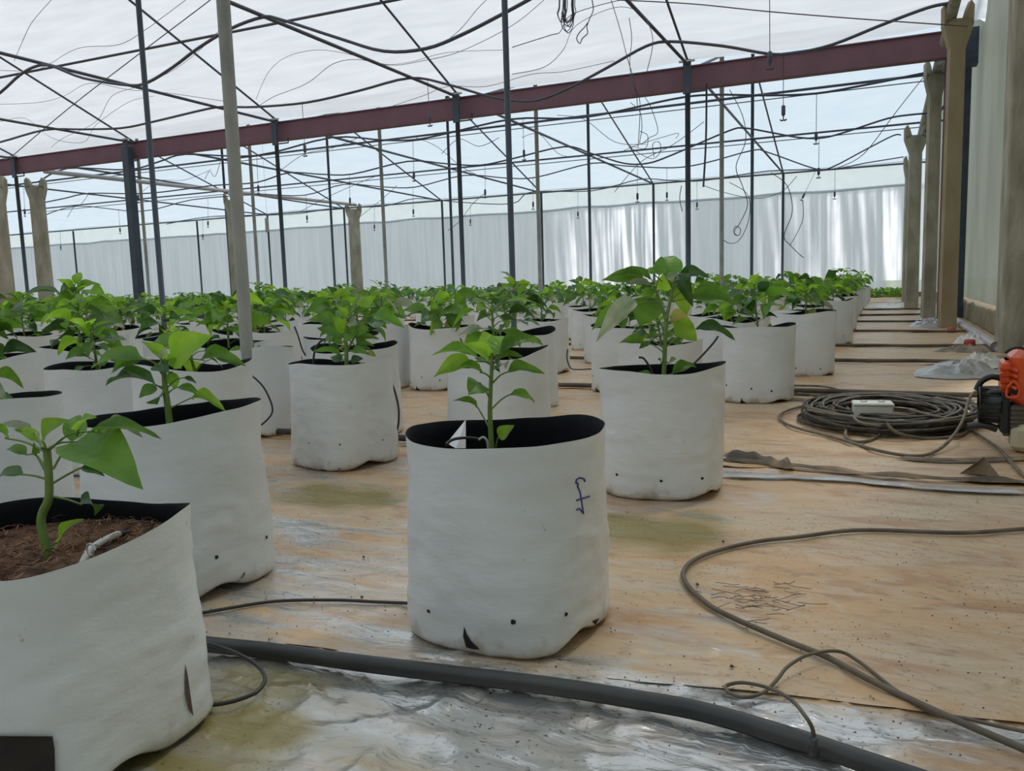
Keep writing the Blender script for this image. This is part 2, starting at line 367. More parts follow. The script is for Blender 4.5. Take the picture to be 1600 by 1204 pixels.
for i, (a, b_) in enumerate(zip(ys, ys[1:])):
    x0 = max(XL+.2, -1.65*b_-1.5)
    sheet((lambda x, a=a: a), (lambda x, b_=b_: b_+.1), x0, XR+.35, .05 if i < 3 else .15, .03 if i < 3 else .06, .008+.0004*i, .8-.06*(i % 2), .002, .010 if i < 6 else .02)

# folded edges of the sheets seen as dark and silver strips across the aisle
def strip(pts, w, h, m_, name='folded_edge', seed=0):
    sp = spline(pts, 14); vs = []; fs = []
    for i, p in enumerate(sp):
        q = (sp[min(i+1, len(sp)-1)]-sp[max(i-1, 0)]).normalized(); s_ = Vector((-q.y, q.x, 0))
        ww = w*(1+.5*nz(i*.17, seed)); hh = h*(1+.8*nz(i*.23, seed+4)); en = min(1, i/4, (len(sp)-1-i)/4)+.02
        for t, zz in ((-.5, 0), (-.3, .8), (-.05, .55), (.1, 1.), (.3, .5), (.5, 0)):
            vs.append(p+s_*ww*t*en+Vector((0, 0, hh*zz*en+.001+.002*nz(i*.4, t*5, seed))))
    for i in range(len(sp)-1):
        for k in range(5): a = i*6+k; fs.append((a, a+1, a+7, a+6))
    return MB().add(vs, fs, 0, True).build(name, m_, floor)
strip([gz(1120, 742, .014), gz(1300, 748, .014), gz(1450, 762, .014), gz(1620, 770, .014)], .035, .006, M['silver'])
strip([gz(1118, 718, .016), gz(1250, 730, .016), gz(1400, 745, .016), gz(1620, 755, .016)], .018, .010, M['dksheet'], seed=3)
strip([gz(1130, 712, .016), gz(1190, 722, .016), gz(1240, 733, .016)], .035, .022, M['dksheet'], seed=5)
strip([gz(1400, 716, .014), gz(1500, 720, .014), gz(1640, 715, .014)], .03, .008, M['dksheet'], seed=8)
strip([gz(1180, 622, .014), gz(1300, 628, .014), gz(1400, 628, .014), gz(1540, 632, .014)], .035, .010, M['dksheet'], seed=9)
fl = MB(); fp = gz(1530, 742, .012)
fl.add([fp+Vector((-.05, 0, 0)), fp+Vector((.05, .01, 0)), fp+Vector((.012, .02, .05)), fp+Vector((-.005, -.02, .045)), fp+Vector((0, .05, 0))], [(0, 1, 2, 3), (1, 4, 2), (4, 0, 3, 2)])
fl.build('raised_fold', M['dksheet'], floor)

def roof_z(y):
    if y > 17.1: return 3.36+(YF-y)*.30
    if y > 11.05: return 3.36+(y-11.05)*.305
    if y > 5.2: return 3.36+(11.05-y)*.385
    return 5.61-(5.2-y)*.385*.6 if y > -1 else roof_z_back(y)
def roof_z_back(y): return 5.61-6.2*.231-(-1-y)*.1
def grid_obj(name, fx, nu, nv, m_, attr=None, parent=None):
    vs = []; fs = []; av = []
    for j in range(nv+1):
        for i in range(nu+1):
            r_ = fx(i/nu, j/nv); vs.append(r_[:3]); av.append(r_[3] if len(r_) > 3 else 0)
    for j in range(nv):
        for i in range(nu): k = j*(nu+1)+i; fs.append((k, k+1, k+nu+2, k+nu+1))
    o = MB().add(vs, fs, 0, True).build(name, m_, parent, origin=(0, 0, 0) if parent is None else None)
    if attr: at = o.data.attributes.new(attr, 'FLOAT', 'POINT'); at.data.foreach_set('value', av)
    return o
def roof_part(name, y0, y1, m_, k=24):
    def fx(u, v):
        x = XL-.3+(XR+.4-XL)*u; y = y0+(y1-y0)*v
        return (x, y, roof_z(y)+.06-.05*abs(math.sin(PI*(x+2.4)/3.33))+.012*nz(x, y, 0, 1.5))
    return tag(grid_obj(name, fx, 120, k, m_), kind='structure')
roof_part('ceiling', 5.2, 11.05, M['roof'], 14)
roof_part('ceiling', 11.05, 17.1, M['roof2'], 12)
roof_part('ceiling', 17.1, YF, M['roof2'], 12)
roof_part('ceiling', -1., 5.2, M['roof'], 12)
roof_part('ceiling', YB, -1., M['roof'], 6)

# far wall film: hangs in upright folds, streaks of light painted in by transparency
def fold(x, z):
    f1 = .7*nz(x*3.1+.25*z, 0, 0, 1)+.8*nz(x*6.6+.4*z, z*.35, 3, 1)+.55*nz(x*15+.3*z, z*.5, 7, 1)
    return f1
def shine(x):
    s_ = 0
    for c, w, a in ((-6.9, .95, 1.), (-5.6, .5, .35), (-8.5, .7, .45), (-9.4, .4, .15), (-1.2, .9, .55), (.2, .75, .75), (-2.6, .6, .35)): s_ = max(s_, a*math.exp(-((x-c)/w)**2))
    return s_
def fw(u, v):
    x = XL+(XR-XL)*u**.72; z = .12+(2.83-.12)*v
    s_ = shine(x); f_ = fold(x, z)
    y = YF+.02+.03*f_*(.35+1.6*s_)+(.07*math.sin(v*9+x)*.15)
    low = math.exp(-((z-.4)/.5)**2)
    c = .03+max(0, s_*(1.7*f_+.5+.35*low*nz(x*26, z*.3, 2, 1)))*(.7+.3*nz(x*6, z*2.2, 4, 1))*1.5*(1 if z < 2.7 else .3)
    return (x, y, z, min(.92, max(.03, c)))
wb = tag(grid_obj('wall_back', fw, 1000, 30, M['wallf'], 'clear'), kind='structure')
def fw2(u, v):
    x = XL+(XR-XL)*u; return (x, YF-.03+.02*nz(x, v, 0, 1.2), 2.78+(3.42-2.78)*v)
grid_obj('upper_film_band', fw2, 160, 3, M['band'], parent=wb)
rl = MB(); rl.tube([(x*.25, YF-.05+.01*nz(x, 0, 0, .7), 2.80+.045*nz(x*.25, 0, 5, .9)) for x in range(int(XL*4), int(XR*4))], .035, 6)
rl.build('rolled_film_seam', M['band'], wb)
ft = MB(); ft.box(((XL+XR)/2, YF+.03, .06), (XR-XL, .18, .16)); ft.build('footing', M['curb'], wb)

# right wall film
def fr(u, v):
    y = 5.9+(YF-5.9)*u; zt = roof_z(y)+.02; z = .26+(zt-.26)*v
    return (XR-.02+.03*nz(y*.9, z*.25, 0, 1)+.005*nz(y*4, z*.4, 3, 1)+.03*math.sin(v*PI)*nz(y*.6, 0, 9, 1), y, z)
wr = tag(grid_obj('wall_right', fr, 190, 24, M['wallr']), kind='structure')
def cf(u, v):
    y = 3.+(YF-3)*u; an = v*PI; return (XR+.10-.17*math.cos(an)*(1+.12*nz(y, v, 0, 3)), y, .02+(.235+.03*nz(y, 0, 3, 2))*math.sin(an)**.3)
grid_obj('curb', cf, 150, 8, M['curb'], parent=wr)
def fr2(u, v):
    y = YB+(5.9-YB)*u; return (XR+.25+.02*nz(y*2, v, 0, 1), y, .05+(roof_z(y)-.05)*v)
tag(grid_obj('wall_right', fr2, 40, 8, M['wallr']), kind='structure')
def flw(u, v):
    y = YB+(YF-YB)*u; return (XL+.02*nz(y*2, v, 0, 1), y, .0+roof_z(y)*v)
def fbk(u, v):
    x = XL+(XR+.25-XL)*u; return (x, YB+.02*nz(x*2, v, 0, 1), roof_z(YB)*v)
tag(grid_obj('wall_front', fbk, 60, 6, M['wallr']), kind='structure')
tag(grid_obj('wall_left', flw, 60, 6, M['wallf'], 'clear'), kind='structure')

# ------------------------------------------------------------------ steel frame
XB = [-2.4, -5.75, -9.08, -12.35, -15.5, -18.9, -22.2, -25.5, -28.8]
BAY = ['nearest the side wall', 'second from the side wall', 'third from the side wall', 'fourth from the side wall', 'fifth from the side wall', 'sixth from the side wall',
       'seventh from the side wall', 'eighth from the side wall', 'ninth from the side wall']
bt = MB()
L0, L1 = Vector((-22, 10.9, 3.2)), Vector((.62, 11.12, 3.2))
def ibeam(m, a, b_, w, h):
    d = (b_-a).normalized(); s_ = d.cross(Vector((0, 0, 1))).normalized(); L = (b_-a).length; mt = Matrix((d, s_, Vector((0, 0, 1)))).transposed()
    c = (a+b_)/2; m.box(c, (L, .014, h), mtx=mt)
    for z in (-h/2, h/2): m.box(c+Vector((0, 0, z)), (L, w, .012), mtx=mt)
beam = empty('steel_beam', (L0+L1)/2)
w_ = MB(); d_ = (L1-L0).normalized(); mt_ = Matrix((d_, Vector((0, 0, 1)).cross(d_), Vector((0, 0, 1)))).transposed(); Lb = (L1-L0).length
w_.box((L0+L1)/2, (Lb, .10, .27), mtx=mt_); w_.build('web', M['red'], beam)
for z, nm in ((-.14, 'bottom_flange'), (.14, 'top_flange')):
    w_ = MB(); w_.box((L0+L1)/2+Vector((0, 0, z)), (Lb, .15, .014), mtx=mt_); w_.build(nm, M['red'], beam)
tag(beam, 'long red-brown steel beam crossing the greenhouse under the roof', 'beam')
def post(name, x, y, z1, r, m_, label, group=None, sq=False, lean=(0, 0), z0=.0):
    m = MB(); a = Vector((x, y, z0)); b_ = Vector((x+lean[0], y+lean[1], z1))
    if sq: m.box((a+b_)/2, (r*2, r*2, z1-z0), bev=r*.18)
    else: m.tube([a, b_], r, 10)
    o = m.build(name, m_, origin=a); tag(o, label, 'post', group); return o
for i, x in enumerate(XB[:6]):
    big = i == 3
    y = 10.88 if not big else 10.8
    p = post('steel_post', x, y, 3.0 if not big else 3.25, .034 if not big else .075, M['navy'],
             ('thick dark blue steel post carrying the red beam at left, beside a thinner post' if big else 'dark steel post under the red beam, %s' % BAY[i]), 'posts under the red beam', sq=big)
    if i < 5:
        br = empty('beam_bracket', (x, y, 3.0)); m = MB(); m.box((x, y-.03, 3.17), (.10, .03, .42)); m.build('plate', M['navy'], br)
        m = MB(); m.tube([(x-.06, y, 2.98), (x+.24, y, 2.98), (x+.24, y, 3.06)], .012, 6); m.build('hook', M['navy'], br)
        m = MB(); m.box((x, y-.04, 3.36), (.2, .04, .02)); m.build('top_clip', M['pipe'], br)
        tag(br, 'dark steel clamp bracket gripping the red beam, %s' % BAY[i], 'bracket', 'brackets on the red beam')
post('steel_post', -12.1, 11.1, 3.05, .036, M['navy'], 'thin dark post right behind the thick blue post at left', 'posts under the red beam')
for i, x in enumerate([-2.5, -5.9, -9.3, -12.7, -16.1, -19.5]): post('steel_post', x, 17.1, roof_z(17.1), .032, M['navy'], 'slim steel post under the far ridge, %s' % BAY[i], 'slim posts under the far ridge')
for i, x in enumerate([-2.55, -5.85, -9.2, -12.5, -15.8]): post('steel_post', x, 14.1, roof_z(14.1), .036, M['galv'], 'grey steel post midway between red beam and far ridge, %s' % BAY[i], 'grey posts between red beam and far ridge')
for i, x in enumerate([-2.58, -6.07, -9.48, -12.87, -16.62, -19.88, -23.18, -26.3, -29.8]): post('steel_post', x, 23.1, 3.3, .034, M['navy'], 'dark steel post against the far film wall, %s' % BAY[i], 'posts along the far film wall')
q = gY(797, 300, 5.3); post('steel_post', q.x, 5.3, roof_z(5.3), .021, M['navy'], 'tall dark steel post in the middle rising out of the picture', sq=False)
q = gY(240, 300, 5.3); post('steel_post', q.x, 5.3, roof_z(5.3), .023, M['navy'], 'tall dark steel post at left in front of the thick blue post', sq=False)
q = gY(372, 320, 2.5); post('galvanised_post', q.x-.005, 2.5, roof_z(2.5)-.02, .0255, M['galv'], 'nearest grey galvanised pipe post standing among the bags at left')
def rod(name, a, b_, r, m_, label, cat, group=None, n=6):
    o = MB().tube([Vector(a), Vector(b_)], r, n).build(name, m_, origin=Vector(a)); return tag(o, label, cat, group)
FX = [-2.58, -6.07, -9.48, -12.87, -16.62, -19.88]
for i, x in enumerate(XB[:6]):
    fx = FX[i]
    if i < 5:
        rod('tie_rod', (x, 10.95, 3.33), (x+.02, 1.0, 3.33), .020, M['rod'], 'level dark rod on the near side of the red beam, %s' % BAY[i], 'rod', 'level rods near side')
        rod('rafter', (x, 11.0, 3.33), (x, 5.2, roof_z(5.2)-.03), .016, M['rod'], 'sloping rafter climbing from the red beam towards the viewer, %s' % BAY[i], 'rafter', 'near rafters')
    rod('tie_rod', (x, 11.1, 3.33), (fx, 23.1, 3.32), .022, M['rod'], 'level dark rod from red beam to far wall, %s' % BAY[i], 'rod', 'level rods far side')
    rod('rafter', (fx, 23.1, 3.32), (fx, 17.1, roof_z(17.1)-.05), .02, M['rod'], 'sloping rafter rising from the far wall, %s' % BAY[i], 'rafter', 'far rafters')
    rod('rafter', (x, 11.15, 3.33), (fx*.5+x*.5, 17.1, roof_z(17.1)-.05), .02, M['rod'], 'sloping rafter rising behind the red beam, %s' % BAY[i], 'rafter', 'rafters behind the beam')
rod('eave_rail', (-36, 23.05, 3.33), (.85, 23.2, 3.33), .024, M['rod'], 'dark rail along the top of the far wall', 'rail')
rod('ridge_rail', (-30, 17.1, 3.33), (.85, 17.2, 3.33), .02, M['rod'], 'dark cross rail at the far ridge posts', 'rail')
rod('cross_rail', (-30, 13.35, 3.33), (.85, 13.2, 3.33), .02, M['rod'], 'dark cross rail just beyond the red beam', 'rail')
rod('purlin', (-14, 8.95, roof_z(9.0)-.04), (-2.0, 9.05, roof_z(9.05)-.04), .018, M['rod'], 'dark purlin crossing the near roof slope', 'purlin')
for i, y in enumerate((19.4, 21.4)): rod('purlin', (-30, y, roof_z(y)-.03), (.85, y, roof_z(y)-.03), .012, M['rod'], ['upper', 'lower'][i]+' dark purlin under the far roof slope', 'purlin')
# brace between the beam clamps and the far posts (bright steel pipe over forked posts at left)
a = gz(58, 266, 3.12); b_ = gz(640, 330, 3.12)
rod('support_pipe', a+Vector((0, .15, 0)), gY(556, 320, 21.1), .045, M['pipe'], 'bright steel pipe resting on the forked concrete posts at left', 'pipe', n=12)
rod('support_pipe', (.52, 4.5, 3.17), (.52, 10.85, 3.17), .055, M['galv'], 'grey pipe resting on the nearest forked post by the side wall', 'pipe', n=12)
rod('support_pipe', (.50, 11.5, 3.13), (.44, 22.5, 3.02), .055, M['galv'], 'grey pipe behind the beam over the farther forked posts', 'pipe', n=12)

def fork_post(x, y, h, w, t, m_, label, rot=0., lean=0., hf=1.):
    root = empty('concrete_post', (x, y, 0)); mt = Matrix.Rotation(rot, 4, 'Z')
    mt = Matrix.Translation(Vector((x, y, 0))) @ mt @ Matrix.Shear('XY', 4, (lean, 0))
    a = w/2
    poly = [(-a, 0), (a, 0), (a*.86, h-.62), (a*.9, h-.42), (a*1.35, h-.24), (a*1.4, h-.02), (a*1.1, h), (a*.75, h-.09), (a*.5, h-.2), (-a*.5, h-.2), (-a*.7, h-.09), (-a*1.05, h), (-a*1.4, h-.04), (-a*1.35, h-.24), (-a*.9, h-.42), (-a*.86, h-.62)]
    # split into convex pieces: shaft, shoulder, two prongs
    sh = MB(); sh.prism([(-a, 0), (a, 0), (a*.92, h-.46), (-a*.92, h-.46)], t, mt); sh.build('shaft', m_, root)
    hd = MB(); hd.prism([(-a*.92, h-.46), (a*.92, h-.46), (a*1.38*hf, h-.24), (a*1.2*hf, h-.17), (-a*1.2*hf, h-.17), (-a*1.38*hf, h-.24)], t, mt); hd.build('head', m_, root)
    a *= hf
    for s_ in (-1, 1):
        pg = MB(); pl = [(s_*a*.55, h-.18), (s_*a*1.38, h-.24), (s_*a*1.42, h-.05), (s_*a*1.1, h), (s_*a*.8, h-.08)]
        if s_ < 0: pl = pl[::-1]
        pg.prism(pl, t, mt); pg.build('prong', m_, root)
    tag(root, label, 'post', 'forked concrete posts'); return root
fork_post(.57, 9.7, 3.27, .155, .09, M['concy'], 'nearest forked concrete post by the side wall, ochre stained', rot=.3, hf=1.3)
fork_post(.48, 12.0, 3.25, .15, .10, M['conc'], 'grey forked concrete post just behind the ochre stained one', rot=.3, hf=1.2)
fork_post(.36, 15.5, 3.03, .20, .10, M['conc'], 'third forked concrete post along the aisle, light grey', rot=.25, hf=1.25)
fork_post(.36, 19.6, 3.05, .17, .10, M['conc'], 'farthest forked concrete post along the aisle', rot=.35)
q = gY(57, 300, 11.9); fork_post(q.x, 11.9, 3.13, .27, .18, M['conc'], 'pale forked concrete post at far left under the bright pipe', rot=.6)
q = gY(555, 380, 21.0); fork_post(q.x, 21.0, 3.2, .34, .22, M['conc'], 'forked concrete post before the far wall at the pipe end', rot=.5)
q = gY(366, 400, 16.4); fork_post(q.x, 16.4, 3.13, .22, .18, M['conc'], 'forked concrete post half hidden by the grey pipe post', rot=.5)
q = gY(8, 430, 9.6); fork_post(q.x, 9.6, 2.75, .22, .18, M['conc'], 'brownish forked concrete post cut by the left picture edge', rot=.6)
# big pillar at right
pl = MB(); pl.box((.90, 6.75, 2.3), (.36, .36, 4.6), bev=.012); tag(pl.build('concrete_pillar', M['conc'], origin=(.90, 6.75, 0)), 'massive grey concrete pillar at the right picture edge', 'pillar')
rp = empty('red_column', (.63, 11.25, 0)); m = MB(); m.box((.63, 11.25, 1.67), (.02, .17, 3.34)); m.build('web', M['red'], rp)
for s_ in (-1, 1): m = MB(); m.box((.63+s_*.0, 11.25+s_*.09, 1.67), (.16, .014, 3.34)); m.build('flange', M['red'], rp)
tag(rp, 'red steel column under the right end of the beam', 'column')
post('steel_post', .83, 12.0, 3.55, .05, M['navy'], 'dark steel post against the side wall film beside the red column', sq=True)
post('steel_post', .84, 21.5, 3.4, .035, M['navy'], 'dark steel post against the side wall film near the far corner', sq=True)
m = MB(); m.box((.84, 11.6, 3.25), (.14, .2, .42)); tag(m.build('junction_bracket', M['navy'], origin=(.86, 11.6, 3.5)), 'dark bracket at the head of the side wall post', 'bracket')
m = MB(); m.tube(spline([(.9, 11.6, 3.6), (.93, 9, 4.3), (.95, 7, 5.0), (.95, 5.2, 5.6)], 4), .025, 6); tag(m.build('edge_rod', M['rod'], origin=(.9, 11.6, 3.6)), 'dark rod along the upper edge of the side wall film', 'rod')
rod('diagonal_strut', (.86, 14.2, 3.3), (.5, 15.5, 2.9), .02, M['rod'], 'short dark diagonal strut between side wall and forked post', 'strut')

# ------------------------------------------------------------------ overhead hoses, sprinklers, wires
def px4(s_, ox, oy): return [(ox+a/4, oy+b_/4) for a, b_ in s_]
H = []
H.append(('black hose sagging nearest overhead on the left', 6.75, [(-60, 190), (0, 145), (30, 118), (55, 104), (80, 103), (130, 122), (200, 133), (230, 129), (270, 105), (310, 75), (360, 45), (410, 27), (440, 31), (530, 60), (600, 80), (665, 76), (720, 55), (785, 22), (840, -8)], .016))
H.append(('black hose sagging just in front of the red beam', 9.6, [(-60, 235), (0, 222), (70, 203), (130, 202), (190, 200), (240, 190), (320, 171), (350, 167), (400, 167), (480, 160), (560, 142), (640, 122), (700, 132), (770, 152), (830, 158), (880, 142), (950, 105), (1010, 72), (1050, 65), (1130, 72), (1200, 84), (1240, 83), (1300, 70), (1380, 38), (1450, 12), (1485, 5)], .017))
H.append(('black hose sagging closest behind the red beam', 12.3, [(60, 284), (105, 263), (200, 265), (250, 252), (290, 241), (400, 243), (517, 215), (600, 219), (650, 218), (700, 208), (800, 186), (888, 185), (950, 177), (1050, 155), (1110, 148), (1200, 149), (1275, 146), (1350, 133), (1450, 113)], .016))
H.append(('second black hose behind the red beam', 14.2, [(60, 318), (100, 310), (140, 302), (230, 302), (330, 290), (400, 285), (450, 270), (500, 272), (550, 272), (637, 252), (700, 256), (750, 258), (800, 248), (882, 229), (925, 240), (975, 255), (1012, 255), (1050, 242), (1137, 205), (1162, 200), (1200, 206), (1250, 215), (1287, 215), (1325, 205), (1387, 185), (1425, 179), (1450, 177)], .015))
H.append(('third black hose behind the red beam', 16.2, [(60, 340), (120, 322), (220, 330), (300, 312), (400, 304), (475, 305), (537, 288), (600, 292), (650, 292), (725, 274), (790, 278), (837, 277), (925, 255), (975, 259), (1050, 262), (1100, 255), (1175, 235), (1200, 238), (1275, 264), (1300, 261), (1350, 235), (1395, 212), (1408, 211)], .013))
H.append(('fourth black hose behind the red beam', 19.0, [(260, 350), (330, 338), (450, 335), (525, 325), (600, 322), (650, 310), (720, 316), (800, 318), (830, 300), (925, 298), (1000, 280), (1050, 282), (1100, 282), (1200, 267), (1300, 264), (1350, 255), (1412, 245)], .012))
for lb, Y, pts, r_ in H:
    P = [gY(a, b_, Y) for a, b_ in pts]
    tag(MB().tube(spline(P, 4), r_, 6).build('sagging_hose', M['rod'], origin=P[0]), lb, 'hose', 'overhead sprinkler hoses')
def sprinkler(x0, y0, x1, y1, Y, label, s_=1., near=True):
    if y0 > 10:
        hs = min(H, key=lambda h_: abs(h_[1]-Y)); Y = hs[1]
        for (a, b_), (c, d) in zip(hs[2], hs[2][1:]):
            if a <= x0 <= c: y0 = b_+(d-b_)*(x0-a)/(c-a)
    else: y0 = -118
    a = gY(x0, y0, Y); a.z += .012; e = gY(x1, y1, Y); root = empty('hanging_sprinkler', a); d = (e-a).normalized()
    MB().tube([a, e-d*.14], .004*s_, 5).build('drop_tube', M['wire'], root)
    MB().tube([e-d*.16, e-d*.15, e-d*.06, e-d*.045], [.010, .021, .021, .010], 8).build('weight', M['rod'], root)
    m = MB(); m.tube([e-d*.05, e], .007, 6); s2 = d.cross(Vector((0, 1, 0))).normalized()
    m.tube([e-s2*.038-d*.012, e-s2*.02, e, e+s2*.02, e+s2*.038-d*.012], [.004, .011, .006, .011, .004], 6); m.build('nozzle', M['rod'], root)
    tag(root, label, 'sprinkler', 'hanging sprinklers')
SPR = [(668, 78, 672, 197, 9.6, 'hanging sprinkler whose nozzle shows just under the red beam'), (472, 164, 477, 244, 9.6, 'hanging sprinkler right of the clamped post, near hose'), (1202, 2, 1203, 108, 8.2, 'sprinkler hanging in front of the red beam at right'),
       (1224, 84, 1224, 188, 9.6, 'largest sprinkler hanging below the beam near the forked posts'), (1276, 146, 1275, 225, 12.3, 'sprinkler hanging on long tube left of the side wall'), (817, 186, 819, 250, 12.3, 'sprinkler hanging just right of the tall middle post'),
       (1280, 216, 1279, 278, 14.2, 'sprinkler hanging low under the right hand hoses'), (1305, 264, 1304, 311, 19., 'far sprinkler hanging nearest the right corner'), (401, 244, 404, 303, 12.3, 'sprinkler hanging at the grey pipe post'),
       (645, 219, 647, 283, 12.3, 'sprinkler hanging left of the post under the beam centre'), (546, 272, 547, 321, 14.2, 'sprinkler hanging just over the far forked post'), (478, 305, 480, 347, 16.2, 'sprinkler hanging left of the far forked post'),
       (645, 292, 646, 338, 16.2, 'sprinkler hanging right of the far forked post'), (585, 324, 585, 360, 19., 'far sprinkler hanging right beside the far forked post'), (758, 258, 758, 309, 14.2, 'sprinkler hanging left of the tall middle post'),
       (735, 316, 735, 352, 19., 'far sprinkler hanging at the beam centre post'), (833, 278, 833, 327, 16.2, 'sprinkler hanging before the far wall right of middle post'), (903, 300, 903, 341, 19., 'far sprinkler in front of the shining wall, left'),
       (996, 256, 996, 316, 14.2, 'sprinkler hanging in front of the brightest wall panel'), (1042, 262, 1042, 313, 16.2, 'sprinkler hanging between the bright panel and beam post'), (1089, 284, 1089, 327, 19., 'far sprinkler just right of the right beam post'),
       (185, 330, 188, 365, 17.3, 'sprinkler hanging left of the thick blue post'), (37, 293, 39, 338, 13.2, 'sprinkler hanging at the far left forked post'), (94, 362, 95, 391, 20.3, 'small far sprinkler low at the left wall'),
       (215, 262, 216, 317, 12.6, 'sprinkler hanging directly right of the thick blue post'), (325, 315, 325, 355, 17.5, 'sprinkler hanging left of the grey pipe post, higher'), (317, 340, 317, 374, 19.5, 'sprinkler hanging left of the grey pipe post, lower'),
       (1276, 277, 1252, 313, 19., 'tilted sprinkler dangling slantwise from its tube')]
for s_ in SPR: sprinkler(*s_)
q = gY(417, 338, 15.); q2 = gY(417, 365, 15.); tr_ = empty('insect_trap', q); m = MB(); m.box((q+q2)/2, (.10, .01, .32), bev=.004); m.build('card', M['yellow'], tr_)
m = MB(); m.tube([q, Vector((q.x, q.y, roof_z(q.y)-.02))], .003, 4); m.build('string', M['wire'], tr_)
tag(tr_, 'small grey insect trap card hanging above the plants', 'trap')
m = MB(); q = gY(1217+0, 0, 12)
tag(MB().tube(spline([gY(1104, 138, 11.4), gY(1103, 220, 11.4), gY(1099, 292, 11.4)], 4), .014, 6).build('loose_hose_end', M['rod'], origin=gY(1104, 138, 11.4)), 'black hose end hanging straight down right of the beam post', 'hose')
WN = [0]
def wire(pts, Y, r_, label, wob=0.):
    P = spline([gY(a, b_, Y+wob*math.sin(i*1.7)) for i, (a, b_) in enumerate(pts)], 5)
    tag(MB().tube(P, r_, 4).build('loose_wire', M['wire'], origin=P[0]), label, 'wire', 'loose wires overhead')
wire([(20, 243), (110, 167), (215, 86), (322, 5), (335, -6)], 7.0, .0065, 'thin taut wire rising diagonally at upper left')
wire([(965, 0), (1080, 6), (1200, 18), (1350, 30), (1512, 41)], 9.0, .006, 'thin taut wire along the top right towards the wall')
wire([(1445, 118), (1400, 175), (1350, 240), (1310, 262)], 14.5, .006, 'thin slanting wire before the right corner')
wire([(22, 95), (35, 65), (50, 35), (80, 0)], 7.5, .004, 'short thin wire curving at the upper left corner', .2)
wire([(0, 110), (60, 108), (120, 76), (185, 70), (225, 48), (250, 30), (290, 0)], 8, .0035, 'thin wavy wire across the upper left roof', .2)
wire([(0, 163), (60, 160), (100, 150), (140, 130), (200, 140), (260, 145), (350, 158)], 8.2, .003, 'thin wavy wire below the nearest hose at left', .2)
wire([(80, 230), (100, 215), (150, 190), (175, 150), (215, 135), (270, 110), (310, 80), (345, 45)], 8.8, .003, 'thin wire climbing between the left posts', .2)
wire([(0, 190), (40, 185), (80, 215), (130, 222), (150, 195), (200, 160), (240, 150)], 9.2, .003, 'thin looping wire above the beam at far left', .2)
wire([(400, 155), (420, 112), (450, 88), (500, 78), (560, 88), (600, 100), (640, 97), (700, 82), (790, 78)], 8.5, .003, 'thin arching wire across the middle roof, upper', .2)
wire([(405, 165), (430, 150), (480, 130), (520, 100), (560, 93), (610, 102), (660, 95), (720, 80), (800, 40), (850, 0)], 8.8, .0035, 'thin arching wire across the middle roof, lower', .2)
wire([(600, 170), (660, 150), (700, 135), (760, 135), (830, 116), (880, 112), (960, 95)], 9.2, .003, 'thin wire just above the beam in the middle', .2)
wire([(690, 70), (720, 45), (745, 15), (765, -5)], 7.8, .003, 'short wire right of the tie rod at top centre', .1)
wire([(800, 74), (860, 55), (875, 50), (890, 25), (930, 10), (970, 0)], 7.2, .004, 'thin wire passing behind the hanging wire bundle', .1)
wire([(800, 116), (850, 105), (880, 78), (900, 40), (960, 12), (1000, 20), (1020, 60), (1010, 115)], 8.2, .0035, 'long thin wire looping over the middle right', .2)
wire([(955, 0), (970, 50), (980, 90), (992, 130), (996, 165)], 8.8, .004, 'thin wire hanging in front of the beam, left strand', .1)
wire([(983, 28), (987, 60), (984, 100), (990, 135), (1000, 160), (997, 230)], 9, .004, 'thin wire hanging in front of the beam, right strand', .1)
wire([(985, 160), (1000, 175), (1003, 200), (1000, 225), (1015, 215), (1028, 205), (1018, 170), (1008, 152)], 11.8, .005, 'tangled wire below the beam, first knot', .1)
wire([(1000, 205), (1012, 212), (1008, 232), (985, 228), (1000, 240), (1020, 248), (1032, 236), (1030, 222), (1020, 225), (1022, 245)], 12, .005, 'tangled wire below the beam, lower knot', .1)
wire([(975, 235), (1000, 225), (1040, 213), (1060, 208), (1056, 216)], 12, .004, 'thin wire trailing right from the knots', .1)
wire([(1140, 140), (1160, 180), (1165, 220), (1150, 260), (1160, 290), (1168, 320), (1155, 350), (1149, 358), (1148, 366), (1155, 367), (1157, 358), (1150, 353), (1146, 362), (1152, 368)], 15, .007, 'coiled thin wire hanging beyond the beam at right', .1)
wire([(1128, 373), (1140, 380), (1155, 375), (1168, 350), (1172, 320), (1165, 300), (1140, 285)], 15.5, .007, 'curving loose wire end beside the coiled wire', .1)
wire([(1065, 290), (1062, 310), (1066, 330)], 16, .008, 'short bent wire left of the beam post', .0)
wire([(1100, 290), (1130, 300), (1180, 310), (1220, 300), (1245, 275)], 16.5, .006, 'thin sagging wire right of the beam post', .1)
wire([(1205, 270), (1230, 290), (1238, 330), (1225, 368), (1235, 383), (1250, 398), (1256, 402)], 17, .008, 'loose thin wire dangling beside the far right wall post', .1)
wire([(1254, 312), (1255, 340), (1245, 365), (1235, 382)], 17, .006, 'loose thin wire under the tilted sprinkler', .1)
for k, (a, b_, c, d) in enumerate([(440, 265, 560, 215), (470, 330, 600, 270), (650, 215, 760, 280), (815, 215, 905, 245), (690, 240, 780, 215), (960, 300, 1100, 190), (870, 180, 1010, 225), (210, 310, 330, 265), (320, 280, 345, 250), (105, 340, 140, 300), (700, 360, 760, 300), (560, 340, 620, 290)]):
    wire([(a, b_), (a*.7+c*.3, b_*.7+d*.3+random.uniform(-16, 4)), (a*.35+c*.65, b_*.35+d*.65+random.uniform(-4, 16)), (c, d)], 15+k % 4, .006, ['pale', 'faint', 'slack', 'kinked'][k % 4]+' thin wire beyond the red beam, '+ORD[k]+' from where the beam posts start', .1)
